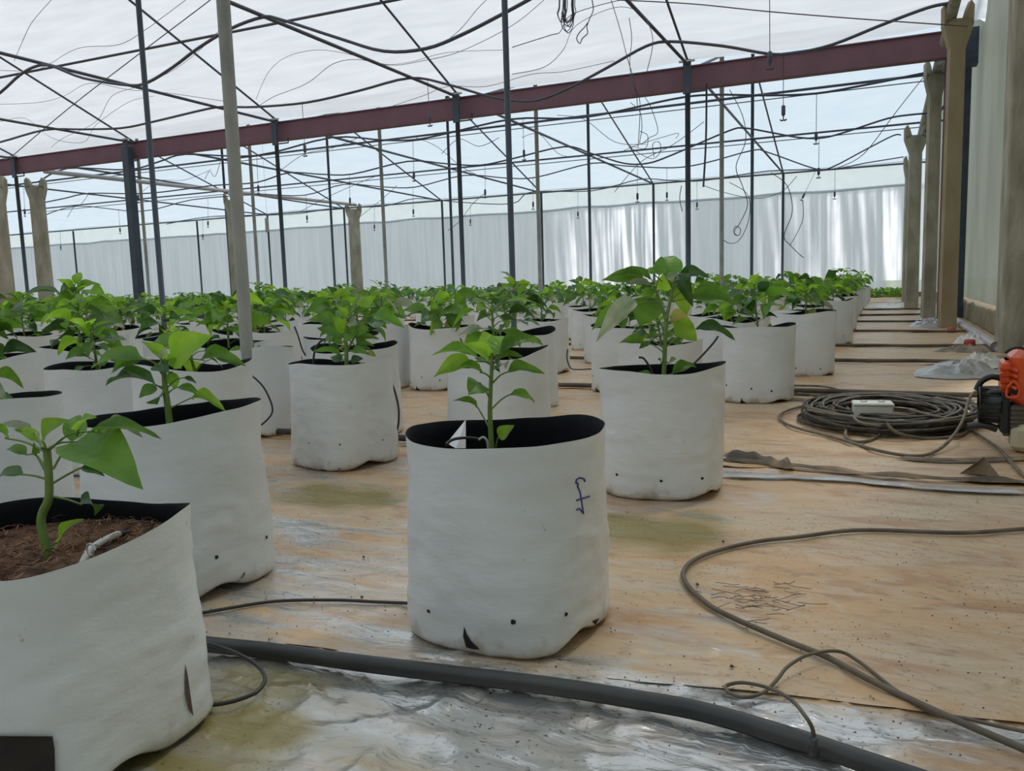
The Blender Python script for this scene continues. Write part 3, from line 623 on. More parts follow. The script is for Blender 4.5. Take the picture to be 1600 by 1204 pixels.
# hanging bundle of wire at top
m = MB(); P0 = gY(886, 20, 6.2)
for k in range(9):
    cx, w1, bot = 886+random.uniform(-9, 9), random.uniform(4, 10), random.uniform(28, 52)
    m.tube(spline([gY(cx-w1, -12, 6.2+.02*k), gY(cx-w1*1.1, 12, 6.2), gY(cx-w1-3, bot-12, 6.2), gY(cx-2, bot, 6.2), gY(cx+w1, bot-14, 6.2), gY(cx+w1*.8, 8, 6.2), gY(cx+w1, -12, 6.2)], 5), .0035, 4)
tag(m.build('wire_bundle', M['wire'], origin=P0), 'tangled bundle of dark wire hanging from the roof at top', 'wire')
wire([(924, -5), (927, 15), (921, 30), (917, 42), (918, 52), (910, 60), (906, 68), (901, 60), (906, 50), (912, 44), (918, 36)], 6.2, .004, 'curly wire end dangling beside the wire bundle', .02)

# ------------------------------------------------------------------ leaves
def leaf_mesh(name, m_, seed, fold=.22, droop=.25, wav=.03, lo=False):
    rnd = random.Random(seed); nu = 9 if not lo else 4; nv = 2 if not lo else 1
    vs = []; fs = []
    for i in range(nu+1):
        t = i/nu
        w = (math.sin(PI*t**.66)**.8)*(1-.3*t)*.66 if 0 < t < 1 else 0.
        if t > .8: w *= .9
        cz = droop*(t-t*t)*1.1+.04*math.sin(t*PI)
        ax = t
        for j in range(-nv, nv+1):
            s_ = j/nv; vs.append((ax, w*s_*.5*(1-.08*abs(s_)), cz+abs(s_)*w*fold+wav*math.sin(t*11+seed+(2.4 if s_ > 0 else 0))*abs(s_)*(w > 0)))
    nn = 2*nv+1
    for i in range(nu):
        for j in range(nn-1): a = i*nn+j; fs.append((a, a+1, a+nn+1, a+nn))
    return MB().add(vs, fs, 0, True).mesh(name, [m_])
LV = {}
for k, mm in (('g', 'lf1'), ('b', 'lf2'), ('d', 'lf3'), ('p', 'lfp'), ('y', 'lfy')):
    LV[k] = [leaf_mesh('leaf', M[mm], q, f_, dr, wv) for q, f_, dr, wv in ((1, .2, .22, .02), (2, .3, .4, .035), (3, .12, .08, .03), (4, .35, .6, .02))]
def leaf_mtx(base, tip, wd, nrm, org):
    X = tip-base; L = X.length; X.normalize(); Y = nrm.cross(X)
    if Y.length < 1e-4: Y = Vector((0, 1, 0)).cross(X)
    Y.normalize(); Z = X.cross(Y)
    w = L*wd/.49
    mt = Matrix(((X.x*L, Y.x*w, Z.x*L, base.x-org.x), (X.y*L, Y.y*w, Z.y*L, base.y-org.y), (X.z*L, Y.z*w, Z.z*L, base.z-org.z), (0, 0, 0, 1)))
    return mt

# ------------------------------------------------------------------ bags
def bag_shape(seed, R=.165, H_=.35, rim=None, phi=None, corners=None, nt_=56, nr=20, depth=.05, wr_=.0013, ecc=.05, sq=None):
    """returns (outer+inner mesh builder, soil builder, radius function)"""
    rnd = random.Random(seed); phi = rnd.uniform(-.5, .5)+.43 if phi is None else phi
    rim = rim or [(2, phi, .006), (1, rnd.uniform(0, 6), .006), (3, rnd.uniform(0, 6), .004)]
    cz = corners if corners is not None else rnd.uniform(-.6, .6)-.6
    sq = (-.785+rnd.uniform(-.3, .3)) if sq is None else sq
    so = seed*7.3
    def rimz(th): return H_+sum(a*math.cos(k*(th-p)) for k, p, a in rim)+.003*nz(math.cos(th)*2+so, math.sin(th)*2)
    def rad(th, t):
        c, s_ = abs(math.cos(th-sq-.785)), abs(math.sin(th-sq-.785)); p = 3.4-1.3*min(1, t/.75)
        se = (c**p+s_**p)**(-1/p); se = 1+(se-1)*.8-.02
        r_ = R*se*(1-.01*(1-t)+.02*math.sin(t*2.6))*(1+ecc*t**3*math.cos(2*(th-phi)))
        if t < .045: r_ *= 1-.055*((.045-t)/.045)**2
        x, y = math.cos(th)*2.2, math.sin(th)*2.2
        r_ += wr_*2.2*nz(x+so, y, t*3.2)+wr_*1.2*nz(x*2+so, y*2, t*13)*(1.6-t)+wr_*1.0*(1-2*abs(nz(x*1.3+so, y*1.3, t*8+x*1.2)))*(1 if t < .55 else .5)
        return r_
    def zb(th):
        v = max(0, math.cos(2*(th-cz)))**5; return .013*v*(1.+.6*math.cos(th-cz))+.004*abs(nz(math.cos(th)*3+so, math.sin(th)*3))
    vs = []; fs = []; ms = []
    def pt(th, t, off=0.):
        z0 = zb(th); z = z0+(rimz(th)-z0)*t; r_ = rad(th, t)+off
        return (r_*math.cos(th), r_*math.sin(th), z)
    tl = [0, .02, .045, .08]+[.08+.92*(i+1)/(nr-3) for i in range(nr-3)]
    m = MB()
    for t in tl:
        for k in range(nt_): vs.append(pt(2*PI*k/nt_, t))
    R0 = len(tl)
    for i in range(R0-1):
        for k in range(nt_): fs.append((i*nt_+k, i*nt_+(k+1) % nt_, (i+1)*nt_+(k+1) % nt_, (i+1)*nt_+k))
    vs.append((0, 0, .004)); c0 = len(vs)-1
    for k in range(nt_): fs.append((c0, (k+1) % nt_, k))
    m.add(vs, fs, 0, True)
    # inner face, 2.5 mm inside
    vs = []; fs = []; il = [1., .985, .93, .86, .78, .66]
    for q_, t in enumerate(il):
        for k in range(nt_): vs.append(pt(2*PI*k/nt_, t, -.0005 if q_ == 0 else -.0032))
    for i in range(len(il)-1):
        for k in range(nt_): fs.append(((i+1)*nt_+k, i*nt_+k, i*nt_+(k+1) % nt_, (i+1)*nt_+(k+1) % nt_)[::-1])
    m.add(vs, fs, 1, True)
    ts = 1-depth/H_; so_ = MB(); vs = []; fs = []; rg = [1., .8, .55, .3, .1]
    for g in rg:
        for k in range(nt_):
            th = 2*PI*k/nt_; r_ = (rad(th, ts)-.002)*g; x, y = r_*math.cos(th), r_*math.sin(th)
            vs.append((x, y, H_-depth+(.014*nz(x+so, y, 0, 28)+.007*nz(x, y+so, 0, 75))*(1 if g < 1 else 0)))
    for i in range(len(rg)-1):
        for k in range(nt_): fs.append((i*nt_+k, i*nt_+(k+1) % nt_, (i+1)*nt_+(k+1) % nt_, (i+1)*nt_+k))
    fs.append(tuple((len(rg)-1)*nt_+k for k in range(nt_)))
    so_.add(vs, fs, 0, False)
    return m, so_, pt
def hole_part(root, th, t, pt, w=.0045, name='drain_hole', org=None):
    p = Vector(pt(th, t, .0012)); n_ = Vector((math.cos(th), math.sin(th), 0)); s_ = Vector((0, 0, 1)).cross(n_)
    vs = [p+s_*w*math.cos(k*PI/4)+Vector((0, 0, w*math.sin(k*PI/4))) for k in range(8)]+[p-n_*.004]
    m = MB().add(vs, [(k, (k+1) % 8, 8) for k in range(8)]+[tuple(range(8))]); 
    part(name, m.mesh(name, [M['hole']]), BAGOF[root.name])
def slit_part(root, th, t, pt, h=.03, w=.012, name='drain_slit'):
    vs = []
    for dt, dth in ((-.01, -.4), (h*.35/.35, -.05), (h/.35, .2), (h*.5/.35, .45), (-.01, 1.3)):
        a = th+dth*w/.165*1.6; vs.append(Vector(pt(a, max(0.005, t+dt), .0018)))
    m = MB().add(vs, [(0, 1, 2, 3, 4)]); part(name, m.mesh(name, [M['hole']]), BAGOF[root.name])

def stem_tube(m, pts, r0, r1, mi=0): 
    P = spline(pts, 4); n = len(P); m.tube(P, [r0+(r1-r0)*i/(n-1) for i in range(n)], 6, mi)

# ------------------------------------------------------------------ hand-laid near plants
BG = dict(C=(640, 940, 675), b1=(-134, 274, 831), b2=(138, 398, 656), b14=(-155, 78, 622), b4=(455, 610, 568), b5=(940, 1128, 578), b6=(1130, 1240, 512), b7=(1215, 1303, 487), b8=(1270, 1331, 468), b9=(1289, 1338, 461), b10r=(1310, 1345, 453), Q=(968, 1095, 548), P=(925, 1022, 512), R=(1092, 1185, 500), R2=(1070, 1140, 493), T=(911, 982, 494), S=(891, 950, 485), U=(860, 900, 475), V=(808, 887, 500), Bb=(756, 866, 521), A=(700, 854, 550), b10=(632, 722, 512), W=(495, 626, 545), X=(477, 590, 528), b17=(330, 456, 546), Y=(368, 464, 519), Z=(420, 478, 505), AA=(475, 555, 498), BB=(560, 648, 511), b16=(214, 388, 572), b12=(77, 230, 572), b13=(35, 160, 548), b15=(-85, 53, 562), CC=(95, 196, 531), DD=(170, 300, 552), EE=(228, 325, 530), FF=(300, 371, 507), GG=(325, 420, 524), HH=(-30, 36, 504))
POS = {}
for k, (a, b_, y) in BG.items():
    z = .34*F/(b_-a)*(.955 if k == 'C' else .978); p = gd((a+b_)/2, y, z); POS[k] = [p.x, p.y, p.z, z]
POS['DD'][0] -= .02; POS['DD'][1] += .45; POS['GG'][1] += .30; POS['GG'][0] -= .25; POS['W'][0] -= .02; POS['b13'][1] += .1
ADJ = list(POS)
for _ in range(30):      # nudge apart bags whose estimated places overlap
    for i, a in enumerate(ADJ):
        for b_ in ADJ[i+1:]:
            dx, dy = POS[b_][0]-POS[a][0], POS[b_][1]-POS[a][1]; d = math.hypot(dx, dy)
            if d < .375:
                s_ = (.376-d)/2/d; wa = 0 if a in ('C', 'b1', 'b2', 'b4', 'b5', 'b6') else 1; wb_ = 0 if b_ in ('C', 'b1', 'b2', 'b4', 'b5', 'b6') else 1
                POS[a][0] -= dx*s_*wa; POS[a][1] -= dy*s_*wa; POS[b_][0] += dx*s_*wb_; POS[b_][1] += dy*s_*wb_

TOCAM = lambda p: (CAM-p).normalized()
def hero_plant(root, org, dep, stems, leaves, soilz):
    """stems: pixel polylines; leaves: (attach, base, tip, width ratio, facing, kind, depth shift base, depth shift tip)"""
    rnd = random.Random(int(dep*1000)); sm = MB(); lvs = []
    for q_, (pts, r0, r1) in enumerate(stems):
        P = [gd(a, b_, dep) for a, b_ in pts]
        if q_ == 0: P[0] = Vector((P[0].x, P[0].y, min(P[0].z, soilz-.01)))
        sm.v; stem_tube(sm, P, r0, r1, 0)
    sm.v = [tuple(Vector(v)-org) for v in sm.v]
    for lf in leaves:
        at, bs, tp, wd, fc, kd = lf[:6]; d0, d1 = lf[6:8] if len(lf) > 7 else (rnd.uniform(-.02, .03), rnd.uniform(-.05, .06))
        A = gd(at[0], at[1], dep); B = gd(bs[0], bs[1], dep+d0); T = gd(tp[0], tp[1], dep+d1)
        if (A-B).length > .006:
            mid = (A+B)/2+Vector((0, 0, .15*(A-B).length*rnd.uniform(-.2, 1))); k0 = len(sm.v)
            stem_tube(sm, [A, mid, B, B+(T-B)*.08], .0016*max(1, dep*.55), .0011*max(1, dep*.55), 1)
            sm.v[k0:] = [tuple(Vector(v)-org) for v in sm.v[k0:]]
        nrm = (Vector((0, 0, 1))*math.cos(fc)+TOCAM(B)*math.sin(fc)+Vector((rnd.uniform(-.15, .15), rnd.uniform(-.15, .15), 0))).normalized()
        lvs.append((rnd.choice(LV[kd][:2] if wd < .5 else LV[kd][::2]), leaf_mtx(B, T, wd, nrm, org)))
    st = part('stem', sm.mesh('stem', [M['stem'], M['stem']]), root)
    for a, b_ in lvs: part('leaf', a, st, b_)
HERO = {
 'b1': ([([(81, 893), (75, 865), (65, 825), (66, 803), (76, 778), (76, 740), (73, 700)], .0066, .0052)], [
   ((83, 733), (118, 690), (224, 765), .44, 1.05, 'g', .02, -.05), ((75, 705), (140, 674), (253, 686), .26, .5, 'g', -.01, .0), ((150, 675), (160, 667), (224, 684), .28, .75, 'p', .03, .02), ((72, 700), (66, 688), (106, 655), .55, 1.0, 'b', 0, -.02),
   ((76, 700), (112, 690), (126, 648), .5, 1.0, 'g'), ((120, 680), (122, 672), (152, 652), .4, .8, 'b'), ((70, 700), (60, 690), (20, 670), .4, .75, 'b'), ((68, 704), (12, 685), (-30, 668), .4, .7, 'g'), ((66, 700), (50, 676), (-5, 664), .4, .5, 'p', .04, .03),
   ((70, 727), (42, 710), (9, 702), .4, .8, 'g'), ((72, 748), (37, 741), (-6, 749), .38, .7, 'd'), ((82, 755), (125, 731), (164, 744), .42, .8, 'd'), ((82, 775), (125, 787), (147, 806), .45, .9, 'd'), ((79, 866), (92, 846), (132, 810), .32, .9, 'b'), ((70, 735), (55, 708), (52, 690), .4, .8, 'g')]),
 'b2': ([([(266, 656), (262, 635), (258, 605), (256, 575)], .0075, .005)], [
   ((258, 575), (268, 562), (332, 524), .62, 1.1, 'b', .01, -.02), ((256, 575), (258, 566), (219, 533), .42, 1., 'b'), ((255, 575), (222, 561), (142, 576), .34, .6, 'g'), ((250, 575), (225, 560), (172, 586), .36, .8, 'g'), ((258, 610), (243, 600), (165, 603), .28, .55, 'd'),
   ((256, 605), (243, 602), (217, 622), .6, 1., 'g'), ((258, 595), (268, 580), (274, 608), .5, 1.1, 'g'), ((260, 572), (314, 562), (385, 572), .33, .7, 'g'), ((262, 615), (277, 605), (317, 621), .35, .8, 'g'), ((265, 638), (298, 622), (353, 643), .32, .7, 'b'),
   ((262, 605), (287, 590), (307, 599), .4, .8, 'd'), ((258, 610), (252, 618), (246, 632), .8, 1.1, 'd'), ((258, 578), (262, 562), (284, 576), .6, 1.1, 'b'), ((257, 590), (243, 570), (265, 582), .8, 1.1, 'd'), ((255, 575), (252, 560), (262, 540), .4, .9, 'p')]),
 'C': ([([(770, 700), (766, 660), (766, 620), (768, 580), (769, 552)], .0046, .003)], [
   ((769, 556), (769, 556), (755, 516), .78, 1.35, 'b', .02, .03), ((768, 558), (764, 558), (724, 536), .42, 1.1, 'b'), ((770, 557), (773, 556), (791, 527), .45, 1.2, 'b'), ((771, 558), (780, 553), (850, 541), .30, .8, 'g'), ((768, 566), (748, 560), (673, 556), .24, .6, 'g'),
   ((768, 570), (738, 566), (677, 590), .42, 1., 'b', -.02, -.04), ((768, 592), (753, 582), (706, 579), .32, .9, 'g'), ((770, 598), (793, 581), (852, 584), .30, .9, 'g', -.02, -.05), ((770, 570), (778, 563), (819, 558), .36, .8, 'g'), ((765, 622), (750, 598), (732, 617), .75, 1.3, 'g'),
   ((763, 665), (746, 636), (706, 626), .28, .8, 'g'), ((769, 638), (797, 616), (836, 630), .3, .9, 'g'), ((775, 698), (779, 683), (804, 664), .62, 1.1, 'b', -.02, -.03), ((769, 575), (774, 572), (781, 582), .5, 1., 'd'), ((769, 578), (778, 575), (790, 577), .4, .9, 'p'), ((769, 560), (762, 564), (742, 566), .4, .9, 'd')]),
 'b5': ([([(1036, 592), (1039, 540), (1041, 497)], .0068, .006), ([(1041, 499), (1031, 470), (1022, 447)], .0055, .0035), ([(1041, 499), (1048, 465), (1053, 440)], .0055, .0035)], [
   ((1025, 450), (1030, 430), (1034, 400), .62, 1.2, 'g'), ((1050, 445), (1040, 432), (1056, 400), .7, 1.2, 'g'), ((1022, 448), (1018, 436), (956, 430), .34, .8, 'g'), ((1022, 450), (1008, 440), (939, 438), .40, .9, 'g'), ((1022, 450), (1016, 444), (971, 446), .26, .8, 'p', -.03, -.04),
   ((1026, 465), (1016, 466), (1000, 510), .95, 1.35, 'g', .03, .03), ((1030, 470), (992, 468), (931, 535), .30, 1.15, 'p', -.05, -.08), ((1030, 472), (988, 480), (924, 516), .42, 1., 'g'), ((1052, 440), (1062, 426), (1110, 434), .4, .9, 'd'), ((1052, 440), (1064, 433), (1104, 428), .3, .9, 'b', .03, .03),
   ((1050, 435), (1058, 428), (1083, 480), .34, 1.1, 'd', -.04, -.05), ((1050, 450), (1040, 433), (1065, 436), .5, 1., 'p', -.04, -.05), ((1048, 470), (1078, 465), (1150, 476), .34, .9, 'g'), ((1048, 468), (1085, 455), (1145, 470), .55, 1.1, 'g', .04, .05), ((1050, 460), (1062, 440), (1073, 492), .62, 1.3, 'b', .03, .02),
   ((1041, 505), (1046, 494), (1080, 502), .72, 1.3, 'y', .05, .05), ((1042, 505), (1054, 502), (1089, 533), .58, 1.2, 'b'), ((1043, 540), (1086, 514), (1149, 532), .30, .85, 'd'), ((1039, 553), (1006, 536), (967, 536), .42, 1., 'g'), ((1039, 545), (1008, 524), (990, 519), .6, 1., 'd'), ((1039, 540), (1028, 522), (1010, 529), .5, 1., 'g'),
   ((1040, 530), (1038, 527), (1058, 521), .5, 1., 'g'), ((1040, 565), (1045, 567), (1057, 561), .5, 1., 'g'), ((1037, 565), (1033, 568), (1027, 561), .5, 1., 'd'), ((1038, 588), (1050, 584), (1088, 574), .36, 1., 'g'), ((1032, 590), (1016, 588), (997, 581), .6, 1.1, 'g'), ((1036, 520), (1015, 535), (998, 545), .5, 1., 'g'),
   ((1035, 440), (1022, 428), (1010, 420), .5, 1., 'g'), ((1030, 455), (1018, 450), (1005, 470), .7, 1.2, 'g', .04, .05), ((1046, 455), (1056, 450), (1052, 430), .7, 1.2, 'g', .03, .03), ((1040, 460), (1036, 455), (1040, 425), .8, 1.2, 'b', .03, .03)]),
 'b4': ([([(541, 577), (541, 548), (540, 525), (543, 500)], .0075, .005), ([(543, 545), (552, 530), (560, 515)], .004, .003)], [
   ((540, 520), (541, 518), (519, 494), .6, 1.2, 'b'), ((543, 520), (545, 518), (580, 512), .62, 1.2, 'g'), ((540, 515), (524, 512), (478, 502), .4, .9, 'g'), ((540, 520), (532, 528), (494, 512), .4, 1., 'g'), ((543, 500), (540, 500), (560, 508), .7, 1.1, 'p'), ((555, 512), (585, 492), (632, 512), .40, 1., 'g', -.02, -.05),
   ((555, 515), (573, 504), (600, 504), .6, 1.1, 'd'), ((552, 525), (560, 527), (593, 530), .32, .9, 'g'), ((552, 520), (575, 517), (597, 520), .3, .8, 'd'), ((541, 550), (530, 545), (510, 543), .45, .9, 'd'), ((541, 556), (533, 554), (485, 550), .26, .8, 'g'), ((543, 550), (550, 547), (578, 554), .4, 1., 'g'),
   ((540, 562), (535, 562), (516, 558), .6, 1., 'd'), ((543, 565), (548, 563), (568, 560), .6, 1.1, 'd'), ((543, 570), (560, 572), (572, 570), .6, 1., 'y'), ((555, 545), (574, 550), (588, 557), .5, 1., 'y'), ((535, 565), (530, 565), (519, 562), .6, 1., 'y'), ((540, 505), (522, 500), (498, 488), .45, .9, 'g'),
   ((543, 500), (540, 496), (525, 478), .5, 1., 'b'), ((543, 500), (553, 492), (578, 483), .4, .9, 'g'), ((543, 498), (546, 490), (560, 476), .5, 1., 'g'), ((541, 530), (535, 535), (515, 532), .5, 1., 'g'), ((545, 530), (555, 540), (585, 541), .4, .9, 'g'), ((541, 510), (548, 520), (540, 535), .7, 1.2, 'b')]),
}
HLAB = {'C': 'young pepper plant in front centre white bag with violet handwriting', 'b1': 'pepper plant in nearest bag at lower left, brown soil visible', 'b2': 'pepper plant in wide white bag directly behind the lower left bag',
        'b4': 'bushy pepper plant with yellowing lower leaves, bag left of centre', 'b5': 'tall pepper plant with forked stem in bag right of the centre bag', 'b6': 'upright pepper plant in the bag beside the cable coil',
        'b14': 'white bag cut by the left edge behind the nearest bag', 'b7': 'pepper plant in aisle-side bag just behind the one beside the cable coil'}
CAT = 'potted plant'; BAGOF = {}
def proc_plant(root, org, soil, seed, hgt, size, nl, far=False, tall=False):
    """an upright stem with leaves in whorls, thicker at the crown"""
    rnd = random.Random(seed); sm = MB(); lean = Vector((rnd.uniform(-.12, .12), rnd.uniform(-.12, .12), 1))*hgt
    top = Vector((0, 0, soil))+lean; b0 = Vector((rnd.uniform(-.02, .02), rnd.uniform(-.02, .02), soil-.01)); 
    mid = (b0+top)/2+Vector((rnd.uniform(-.01, .01), rnd.uniform(-.01, .01), 0))
    stem_tube(sm, [b0, mid, top], .006, .003)
    fol = MB(); items = []
    an = rnd.uniform(0, 6)
    for i in range(nl):
        u = (i+.5)/nl; u = u**.55; an += 2.4+rnd.uniform(-.3, .3)
        crown = u > .8
        bp = b0+(top-b0)*u if u < .5 else mid+(top-mid)*(u-.5)*2
        out = Vector((math.cos(an), math.sin(an), 0))
        pl_ = rnd.uniform(.25, .6)*size if not crown else rnd.uniform(.02, .2)*size
        bs = bp+out*pl_+Vector((0, 0, pl_*rnd.uniform(.2, .8)))
        L = size*(rnd.uniform(.8, 1.25) if not crown else rnd.uniform(.5, .85)); el = rnd.uniform(-.75, .12) if not crown else rnd.uniform(-.25, .8)
        if u < .35: L *= .6
        tp = bs+(out*math.cos(el)+Vector((0, 0, math.sin(el))))*L
        nrm = (Vector((0, 0, 1))*rnd.uniform(.5, 1)+Vector((rnd.uniform(-.7, .7), rnd.uniform(-.7, .7), 0))).normalized()
        kd = 'b' if (crown and rnd.random() < .65) else rnd.choice('ggggbddp' if not u < .3 else 'ggdy')
        if kd == 'p' and rnd.random() < .4: kd = 'g'
        stem_tube(sm, [bp, (bp+bs)/2+Vector((0, 0, .1*pl_)), bs+(tp-bs)*.08], .0018, .0013)
        items.append((bs, tp, rnd.uniform(.42, .62), nrm, kd))
    return sm, items
def place_bag(key, x, y, seed, h=.35, hero=None, near=False, label='', group=None, **kw):
    root = empty('potted_pepper_plant', (x, y, .009)); org = Vector((x, y, .009))
    m, so_, pt = bag_shape(seed, H_=h, **kw)
    bag = part('grow_bag', m.mesh('grow_bag', [M['bag'], M['bagin']]), root)
    part('soil', so_.mesh('soil', [M['soil']]), root)
    tag(root, label, CAT, group); BAGOF[root.name] = bag
    return root, org, pt, m
def face_hole(root, org, m, pts, w, name='drain_hole', depth=None):
    """put small round holes where a view ray meets the bag face"""
    bv = BVHTree.FromPolygons([Vector(v)+org for v in m.v], m.f)
    for (a, b_) in pts:
        d = ray(a, b_).normalized(); loc, nr_, ix, ds = bv.ray_cast(CAM, d)
        if loc is None: continue
        if nr_.dot(d) > 0: nr_ = -nr_
        s_ = Vector((0, 0, 1)).cross(nr_).normalized(); u_ = nr_.cross(s_)
        vs = [loc-org+nr_*.0012+(s_*math.cos(k*PI/5)+u_*math.sin(k*PI/5))*w*(.85+.15*math.sin(k*2.2)) for k in range(10)]
        part(name, MB().add(vs, [tuple(range(10))]).mesh(name, [M['hole']]), BAGOF[root.name])
def face_poly(root, org, m, poly, mt_, name, off=.0015):
    bv = BVHTree.FromPolygons([Vector(v)+org for v in m.v], m.f); vs = []
    for (a, b_) in poly:
        d = ray(a, b_).normalized(); loc, nr_, ix, ds = bv.ray_cast(CAM, d)
        if loc is None: continue
        if nr_.dot(d) > 0: nr_ = -nr_
        vs.append(loc-org+nr_*off)
    if len(vs) > 2: return part(name, MB().add(vs, [tuple(range(len(vs)))]).mesh(name, [mt_]), BAGOF[root.name])
def face_stroke(root, org, m, strokes, r_, mt_, name):
    bv = BVHTree.FromPolygons([Vector(v)+org for v in m.v], m.f); k = MB()
    for st in strokes:
        P = []
        for i in range(len(st)-1):
            for t in range(5):
                a = st[i][0]+(st[i+1][0]-st[i][0])*t/5; b_ = st[i][1]+(st[i+1][1]-st[i][1])*t/5
                loc, nr_, ix, ds = bv.ray_cast(CAM, ray(a, b_).normalized())
                if loc is not None: P.append(loc-org)
        if len(P) > 2: k.tube(P, r_, 5)
    return part(name, k.mesh(name, [mt_]), BAGOF[root.name])

cx = {'C': dict(R=.163, h=.331, seed=11, phi=.43, corners=-.35, depth=.075, rim=[(1, .1, .003), (2, .43, .004), (3, 1.0, .003)], ecc=.03),
      'b1': dict(R=.167, h=.283, seed=12, phi=.30, corners=-.2, depth=.033, rim=[(1, 1.2, .005), (2, .35, .008), (3, .4, .007)], sq=-.75, ecc=.06),
      'b2': dict(R=.165, h=.342, seed=13, phi=.5, corners=-.3, depth=.05, rim=[(1, .4, .012), (2, .5, .004)], ecc=.05),
      'b4': dict(R=.163, h=.338, seed=14, phi=.35, corners=-.4, depth=.045), 'b5': dict(R=.166, h=.338, seed=15, phi=.45, corners=-.5, depth=.06), 'b6': dict(R=.162, h=.35, seed=16, phi=.4, depth=.05),
      'b14': dict(R=.165, h=.36, seed=17, depth=.06)}
MAXH = []
for key in ADJ:
    x, y, hz, dep = POS[key]; c = cx.get(key, {}); c = dict(c); seed = c.pop('seed', 100+len(MAXH)*3); h = c.pop('h', min(.37, max(.325, hz))); MAXH.append(key)
    near = dep < 5.2
    if 'depth' not in c: c['depth'] = random.choice([.04, .055, .07])
    ntt = 96 if key in HERO else (56 if dep < 4 else 36); nrr = 44 if key in HERO else (20 if dep < 4 else 12)
    if 'rim' not in c and dep > 2.4: c['rim'] = [(2, .43+random.uniform(-.5, .5), random.uniform(.003, .012)), (1, random.uniform(0, 6), .008), (3, random.uniform(0, 6), .006)]
    root, org, pt, m = place_bag(key, x, y, seed, h=h, nt_=ntt, nr=nrr, **c); POS[key].append(root)
    root['_k'] = key; POS[key].append((org, m, h-c['depth']))
    if key in HERO: hero_plant(root, org, dep, HERO[key][0], HERO[key][1], h-c['depth'])
    else:
        hg = {'b6': .25, 'b14': .10, 'Q': .17, 'A': .24, 'Bb': .27, 'b10': .2, 'b16': .10, 'b17': .06, 'EE': .10, 'b12': .20, 'b13': .24}.get(key, random.uniform(.17, .26)); nl = 22 if dep < 6 else 18
        sz = {'b16': .10, 'b17': .06, 'b12': .085, 'b14': .08, 'EE': .07, 'b6': .12, 'Q': .08, 'b13': .12}.get(key, random.uniform(.10, .135))
        if key in ('b16', 'b17'): nl = 8
        sm, it = proc_plant(root, org, h-c['depth'], seed+5, hg, sz, nl)
        st = part('stem', sm.mesh('stem', [M['stem']]), root)
        for bs, tp, wd, nr_, kd in it: part('leaf', random.choice(LV[kd]), st, leaf_mtx(bs, tp, wd, nr_, Vector((0, 0, 0))))
    del root['_k']
    if key not in ('C', 'b1', 'b2', 'b4', 'b5') and dep < 8:
        for th in (-2.35, -1.75, -1.1): hole_part(root, th+random.uniform(-.15, .15), random.uniform(.1, .25), pt, .0045)
        if dep < 5.5: slit_part(root, -1.9+random.uniform(-.6, .9), .0, pt)
def BM(k): return POS[k][4], POS[k][5][0], POS[k][5][1]
r_, o_, m_ = BM('C'); face_hole(r_, o_, m_, [(802, 971)], .0049); face_hole(r_, o_, m_, [(670, 954), (884, 959)], .004); face_hole(r_, o_, m_, [(852, 1027)], .003)
face_poly(r_, o_, m_, [(726, 978), (730, 990), (737, 1001), (750, 1013), (740, 1013), (729, 1010), (724, 993)], M['hole'], 'drain_slit')
face_stroke(r_, o_, m_, [[(914, 752), (912, 747.5), (905, 746), (900.5, 749), (899.5, 754), (903, 755), (902, 759), (906, 768), (908, 780), (909.5, 790), (911.5, 802), (905, 794), (899, 797)], [(921, 775), (914, 777), (908, 779), (898, 782.5)]], .0017, M['ink'], 'handwriting')
face_poly(r_, o_, m_, [(935, 965), (930, 975), (920, 980), (924, 970)], M['hole'], 'drain_slit')
fl = MB(); q = [gd(698, 692, 1.46), gd(727, 656, 1.50), gd(727, 700, 1.46), gd(712, 700, 1.44)]; fl.v = []
fl.add([p-o_ for p in q]+[p-o_+Vector((0, .002, 0)) for p in q], [(0, 1, 2, 3), (7, 6, 5, 4), (0, 4, 5, 1), (1, 5, 6, 2)]); part('folded_flap', fl.mesh('folded_flap', [M['bag']]), r_)
r_, o_, m_ = BM('b5'); face_hole(r_, o_, m_, [(964, 741), (1033, 751), (1097, 747)], .0045); face_poly(r_, o_, m_, [(995, 776), (1000, 783), (1004, 786), (993, 785)], M['hole'], 'drain_slit'); face_poly(r_, o_, m_, [(1112, 758), (1109, 766), (1103, 767)], M['hole'], 'drain_slit')
r_, o_, m_ = BM('b4'); face_hole(r_, o_, m_, [(483, 692), (531, 694), (598, 687), (485, 731), (530, 732)], .0032); face_poly(r_, o_, m_, [(506, 727), (511, 735), (516, 739), (500, 738), (501, 733)], M['hole'], 'drain_slit')
r_, o_, m_ = BM('b2'); face_hole(r_, o_, m_, [(338, 870), (416, 839)], .0045); face_poly(r_, o_, m_, [(383, 892), (380, 900), (373, 910), (370, 909), (377, 899)], M['hole'], 'drain_slit')
r_, o_, m_ = BM('b1')
pt_ = face_poly(r_, o_, m_, [(-60, 1149)]+[(k*10-50, 1147+(.8 if k > 9 else 0)) for k in range(1, 13)]+[(82, 1148), (85, 1168), (86, 1190), (86, 1235), (40, 1236), (0, 1236), (-60, 1236)], mat('dark_brown_patch', (.020, .014, .012), .8, c2=(.035, .025, .02), nscale=20), 'dark_patch', off=.004)
if pt_: pt_['label'] = 'dark brown rectangular patch on the bag face'
face_poly(r_, o_, m_, [(288, 1036), (292, 1055), (296, 1085), (301, 1118), (294, 1108), (288, 1078)], mat('torn_seam', (.10, .07, .06), .7), 'torn_seam')

